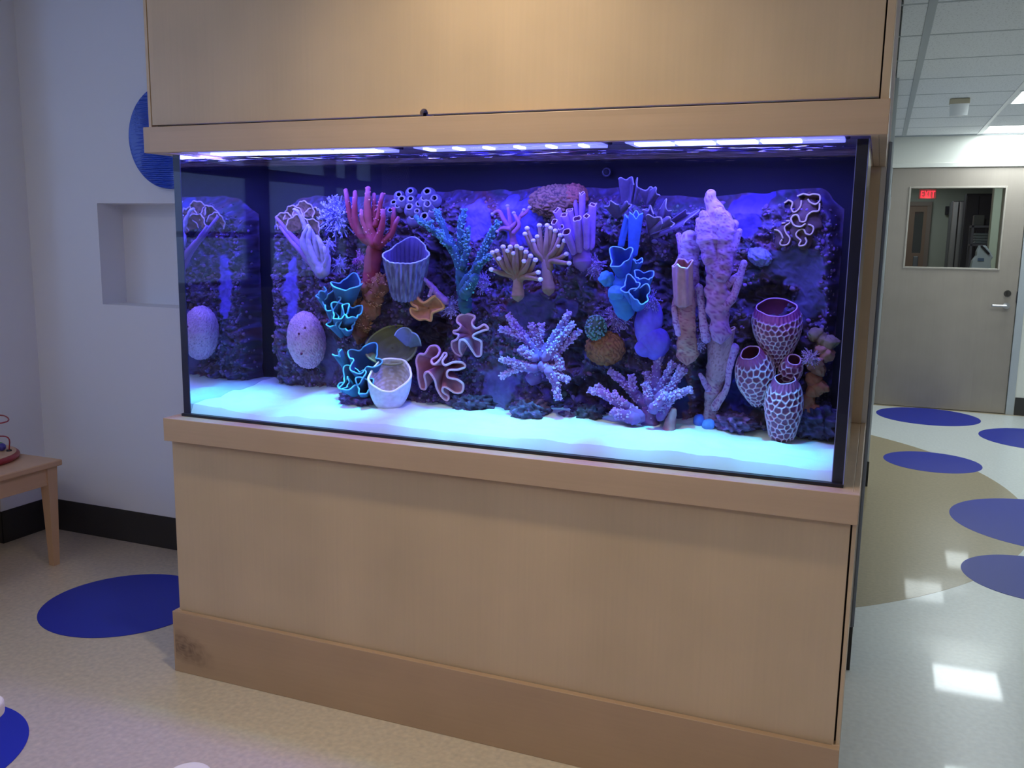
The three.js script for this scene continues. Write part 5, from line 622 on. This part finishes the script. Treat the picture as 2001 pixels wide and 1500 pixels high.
{ // things in the middle right
  const g = [1.268,1.144,-0.31], t = thing('button_polyps', 'ball of small green button polyps on the brown dome coral', 'coral', g), gs = [lump(g, 0.028, 0.034, 0.025, [0.08, 0.16, 0.08], { amp: 0.2, detail: 20 }).toNonIndexed()], R = rng(61); for (let i = 0; i < 190; i++) { const a = R() * 6.283, e = Math.acos(1 - 1.4 * R()), d = V(Math.sin(e) * Math.cos(a), Math.sin(e) * Math.sin(a), Math.cos(e)); gs.push(lump([g[0] + d.x * 0.03, g[1] + d.y * 0.035, g[2] + d.z * 0.026], 0.003, 0.003, 0.003, R() < 0.5 ? [0.16, 0.5, 0.3] : [0.3, 0.5, 0.45], { detail: 4 }).toNonIndexed()); } put(t, 'polyps', mergeGeometries(gs), coralMat).userData.kind = 'stuff';
  one('dome_coral', 'brown orange dome coral under the green button polyps', 'coral', lump([1.289,1.084,-0.34], 0.0559, 0.0471, 0.045, (p, h) => mix3([0.46, 0.2, 0.06], [0.2, 0.07, 0.03], sstep(0.12, 0.0, h)), { amp: 0.16, freq: 80, detail: 70, cells: true }), coralMat);
  const md = thing('blue_mound_coral', 'smooth blue violet mound coral right of the brown dome', 'coral', [1.428,1.077,-0.34]); put(md, 'body', lump([1.412,1.163,-0.35], 0.0389, 0.0692, 0.04, [0.26, 0.2, 0.85], { amp: 0.35, freq: 18, detail: 36 }), coralMat); put(md, 'lobe', lump([1.434,1.104,-0.34], 0.0432, 0.0489, 0.04, [0.24, 0.18, 0.82], { amp: 0.35, freq: 18, detail: 32 }), coralMat); put(md, 'lobe', lump([1.409,1.094,-0.335], 0.0318, 0.026, 0.03, [0.25, 0.2, 0.84], { amp: 0.3, freq: 20, detail: 26 }), coralMat);
  tuft('soft_coral', 'violet feathery tuft at the top of the blue violet mound', [1.42,1.222,-0.33], 0.0342, 70, [0.3, 0.24, 0.6], [0.5, 0.45, 0.9], 62); tuft('soft_coral', 'violet tuft left of the blue vase sponge under the tubes', [1.255,1.316,-0.34], 0.0379, 70, [0.34, 0.22, 0.5], [0.5, 0.42, 0.8], 63); tuft('soft_coral', 'violet tuft over the green button polyps', [1.32,1.171,-0.34], 0.0437, 90, [0.34, 0.2, 0.42], [0.52, 0.4, 0.72], 64); tuft('soft_coral', 'lilac tuft between the orange leather coral and the teal branches', [0.804,1.181,-0.33], 0.0374, 64, [0.36, 0.3, 0.62], [0.55, 0.5, 0.9], 65); tuft('soft_coral', 'lilac tuft right of the teal branches under the left white tipped fan', [0.906,1.259,-0.34], 0.0368, 64, [0.38, 0.28, 0.6], [0.6, 0.5, 0.9], 66); tuft('soft_coral', 'lilac tuft right of the tall orange sponge foot', [1.557,1.114,-0.31], 0.0279, 56, [0.4, 0.32, 0.6], [0.62, 0.58, 0.9], 67);
  branchCoral('small_branch_coral', 'small pink branch lying under the grey blue cup sponge', [0.754,1.192,-0.32], [[[[0.797,1.198,-0.31],[0.767,1.224,-0.31],[0.741,1.248,-0.31],[0.724,1.265,-0.31]], [0.011, 0.011, 0.009, 0.006]], [[[0.757,1.24,-0.3],[0.75,1.227,-0.3],[0.743,1.215,-0.3]], [0.007, 0.006, 0.004]]], { color: [0.5, 0.25, 0.4], tip: [0.6, 0.4, 0.6], lump: 0.35, knobs: 2, knobLen: 0.005, knobSize: 0.003 });
  one('mound_coral', 'lumpy pale lavender mound coral right of the tall pink sponge', 'coral', lump([1.702,1.352,-0.37], 0.033, 0.0234, 0.025, [0.34, 0.4, 0.6], { amp: 0.3, freq: 120, detail: 44, tilt: -0.35 }), coralMat);
  one('stub_coral', 'short salmon coral stub in the sand right of the standing staghorn', 'coral', rod([[1.495,0.866,-0.28],[1.499,0.901,-0.28],[1.506,0.93,-0.28]], [0.02, 0.015, 0.009], { color: [0.6, 0.3, 0.28], lump: 0.25, freq: 50 }), coralMat);
  const bb = thing('blue_ball_coral', 'bright blue lumps in the sand at the foot of the vase sponge', 'coral', [1.586,0.884,-0.32]); put(bb, 'lobe', lump([1.569,0.898,-0.33], 0.017, 0.02, 0.016, [0.12, 0.24, 0.8], { amp: 0.3, freq: 40, detail: 22 }), coralMat); put(bb, 'lobe', lump([1.597,0.891,-0.32], 0.018, 0.017, 0.016, [0.14, 0.4, 0.85], { amp: 0.35, freq: 40, detail: 22 }), coralMat);
  const nozzle = [1.251,1.584,-0.43], nt = thing('return_nozzle', 'dark round water outlet on the black back pane above the rock', 'nozzle', nozzle); put(nt, 'pipe', new THREE.TorusGeometry(0.0105, 0.0035, 10, 28).translate(...nozzle), std([0.05, 0.05, 0.09], 0.4)); put(nt, 'elbow', rod([[nozzle[0], nozzle[1], AZ0 + 0.008], nozzle], [0.009, 0.009], { color: [0.03, 0.03, 0.05], lump: 0 }), coralMat);
}
rockPile('rock', 'knobbly violet rock under the lower turquoise cups', [0.516,0.881,-0.26], 0.062, 0.028, 0.045, [0.2, 0.12, 0.3], 1);
rockPile('rock', 'rough dark violet rock on the sand below the hanging staghorn', [1.092,0.894,-0.28], 0.055, 0.032, 0.045, [0.12, 0.09, 0.18], 2);
rockPile('rock', 'low dark rock left of the rock below the hanging staghorn', [0.868,0.886,-0.33], 0.08, 0.036, 0.04, [0.09, 0.07, 0.14], 3);
rockPile('rock', 'crusted violet rock between the vase sponge and the lowest barrel sponge', [1.659,0.897,-0.35], 0.06, 0.026, 0.05, [0.2, 0.13, 0.32], 4);
rockPile('rock', 'dark rock left of the standing staghorn coral', [1.252,0.886,-0.32], 0.05, 0.032, 0.04, [0.07, 0.06, 0.1], 5);
rockPile('rock', 'small flat rock half sunk in the sand right of the hanging staghorn', [1.196,0.887,-0.29], 0.026, 0.012, 0.02, [0.18, 0.14, 0.24], 6);
rockPile('rock', 'dark blue violet rock behind the lowest barrel sponge', [1.869,0.916,-0.38], 0.075, 0.05, 0.05, [0.07, 0.06, 0.14], 7);

// ---------- left wall ornament, table, toy, chair ----------
{
  const c = [-0.718, 1.775, BZ], R = 0.207, t = thing('wall_disc', 'round blue wall disc with rippled face half hidden behind the cabinet', 'wall ornament', [c[0], c[1] - R, BZ]);
  const pos = [], idx = [], nu = 90, nv = 160; for (let i = 0; i <= nu + 2; i++) for (let j = 0; j < nv; j++) { const a = j / nv * 6.28318, r = R * Math.min(1, i / nu), x = c[0] + r * Math.cos(a), y = c[1] + r * Math.sin(a), w = Math.sin(y * 420 + 2.2 * nz(x * 9, y * 6, 2) * 2 + 1.6 * nz(x * 25, y * 14, 5)); pos.push(x, y, i > nu + 1 ? BZ + 0.003 : i > nu ? BZ + 0.026 : BZ + 0.03 + 0.005 * w * sstep(1, 0.97, r / R)); }
  for (let i = 0; i < nu + 2; i++) for (let j = 0; j < nv; j++) { const a = i * nv + j, b = i * nv + (j + 1) % nv; idx.push(a, a + nv, b, b, a + nv, b + nv); }
  const g = new THREE.BufferGeometry(); g.setAttribute('position', new THREE.Float32BufferAttribute(pos, 3)); g.setIndex(idx); g.computeVertexNormals(); put(t, 'panel', g, new THREE.MeshPhysicalMaterial({ color: lin(0.012, 0.07, 0.55), roughness: 0.35, clearcoat: 0.3, side: THREE.DoubleSide }));
}
{
  const TH = 0.452, x1 = -1.1, x0 = -1.95, z0 = -0.56, z1 = 0.14, t = thing('activity_table', 'low maple activity table in the corner left of the cabinet', 'table', [(x0 + x1) / 2, 0, (z0 + z1) / 2]);
  put(t, 'table_top', box(x0, x1, TH - 0.026, TH, z0, z1, 0.006), tableWood);
  put(t, 'apron', box(x0 + 0.05, x1 - 0.05, TH - 0.1, TH - 0.026, z0 + 0.025, z0 + 0.043, 0.002), tableWood); put(t, 'apron', box(x0 + 0.05, x1 - 0.05, TH - 0.1, TH - 0.026, z1 - 0.043, z1 - 0.025, 0.002), tableWood); put(t, 'apron', box(x0 + 0.02, x0 + 0.038, TH - 0.1, TH - 0.026, z0 + 0.04, z1 - 0.04, 0.002), tableWood); put(t, 'apron', box(x1 - 0.038, x1 - 0.02, TH - 0.1, TH - 0.026, z0 + 0.04, z1 - 0.04, 0.002), tableWood);
  for (const [x, z] of [[x1 - 0.037, z0 + 0.042], [x1 - 0.037, z1 - 0.042], [x0 + 0.037, z0 + 0.042], [x0 + 0.037, z1 - 0.042]]) { const g = new THREE.CylinderGeometry(0.034, 0.02, TH - 0.026, 4, 1).rotateY(Math.PI / 4).toNonIndexed(); g.computeVertexNormals(); g.translate(x, (TH - 0.026) / 2, z); put(t, 'leg', metreUV(g, true), tableWood); }
  const c = [-1.435, TH, -0.36], R = 0.205, m = thing('bead_maze', 'round bead maze toy with a red edge lying on the low table', 'toy', c), red = std([0.3, 0.02, 0.03], 0.35), wire = (pts) => new THREE.TubeGeometry(new THREE.CatmullRomCurve3(pts.map((q) => V(c[0] + q[0], c[1] + q[1], c[2] + q[2])), false, 'centripetal'), 60, 0.0028, 7).toNonIndexed();
  put(m, 'base', metreUV(new THREE.CylinderGeometry(R - 0.004, R - 0.004, 0.026, 64).toNonIndexed().translate(c[0], c[1] + 0.014, c[2])), tableWood, 'pale wooden base'); put(m, 'edge', (() => { const g = new THREE.TorusGeometry(R - 0.004, 0.013, 12, 80); g.rotateX(Math.PI / 2); return g.translate(c[0], c[1] + 0.013, c[2]); })(), red, 'dark red edge');
  const q = [-1.319,0.48,-0.49], rel = (p) => [p[0] - c[0], p[1] - c[1], p[2] - c[2]], tip = [-1.204,0.632,-0.4];
  put(m, 'wire', wire([rel(q), rel([q[0], q[1] + 0.055, q[2]]), rel([q[0] - 0.1, q[1] + 0.052, q[2] + 0.03]), [-0.13, 0.07, 0.05], [-0.13, 0.025, 0.05]]), red, 'low red wire'); put(m, 'wire', wire([[-0.13, 0.025, -0.06], [-0.14, 0.13, -0.06], rel([tip[0] - 0.09, tip[1] + 0.008, tip[2] - 0.05]), rel(tip), rel([tip[0] - 0.07, tip[1] - 0.014, tip[2] + 0.05]), [-0.14, 0.12, 0.1], [-0.13, 0.025, 0.1]]), red, 'high red wire loop');
  put(m, 'post_foot', new THREE.CylinderGeometry(0.009, 0.011, 0.006, 16).translate(q[0], c[1] + 0.03, q[2]), black);
  [[-0.05, 0.002, [0.05, 0.25, 0.06]], [-0.075, 0.03, [0.55, 0.42, 0.04]], [-0.026, 0.012, [0.06, 0.05, 0.3]], [-0.11, 0.03, [0.5, 0.05, 0.04]]].forEach(([dx, dzz, k]) => put(m, 'bead', new THREE.SphereGeometry(0.0165, 20, 14).translate(q[0] + dx, c[1] + 0.044, q[2] + dzz), std(k, 0.3)));
}
{ // armchair whose arm ends reach into the lower edge of the picture
  const t = thing('armchair', 'pale wooden armchair with rounded arm ends at the bottom edge', 'chair', [0.885, 0, 1.42]), arm = (x) => { const s = poly(rect(-0.03, 0.03, -0.28, 0.15)); s.curves.length = 0; const q = new THREE.Shape(); q.moveTo(-0.028, 0.29); q.lineTo(0.028, 0.29); q.lineTo(0.028, -0.13); q.absarc(0, -0.13, 0.028, 0, -Math.PI, true); q.lineTo(-0.028, 0.29); const g = new THREE.ExtrudeGeometry(q, { depth: 0.014, bevelEnabled: true, bevelSize: 0.006, bevelThickness: 0.006, bevelSegments: 3 }); g.rotateX(Math.PI / 2); g.translate(x, 0.6, x > 1 ? 1.325 : 1.3); return metreUV(g); };
  const pale = std([0.8, 0.74, 0.66], 0.4);
  for (const x of [0.65, 1.11]) { put(t, 'arm', arm(x), pale, 'pale rounded arm'); put(t, 'leg', box(x - 0.02, x + 0.02, 0, 0.58, 1.225, 1.265, 0.006), tableWood); put(t, 'leg', box(x - 0.02, x + 0.02, 0, 0.85, 1.58, 1.62, 0.006), tableWood); put(t, 'side_panel', box(x - 0.012, x + 0.012, 0.3, 0.5, 1.265, 1.58, 0.004), std([0.1, 0.065, 0.045], 0.7)); }
  put(t, 'seat', box(0.67, 1.095, 0.36, 0.44, 1.22, 1.6, 0.03), std([0.1, 0.065, 0.045], 0.8), 'brown seat'); put(t, 'backrest', box(0.67, 1.095, 0.5, 0.86, 1.57, 1.61, 0.015), std([0.1, 0.065, 0.045], 0.8), 'brown backrest');
}
renderer.render(scene, camera);
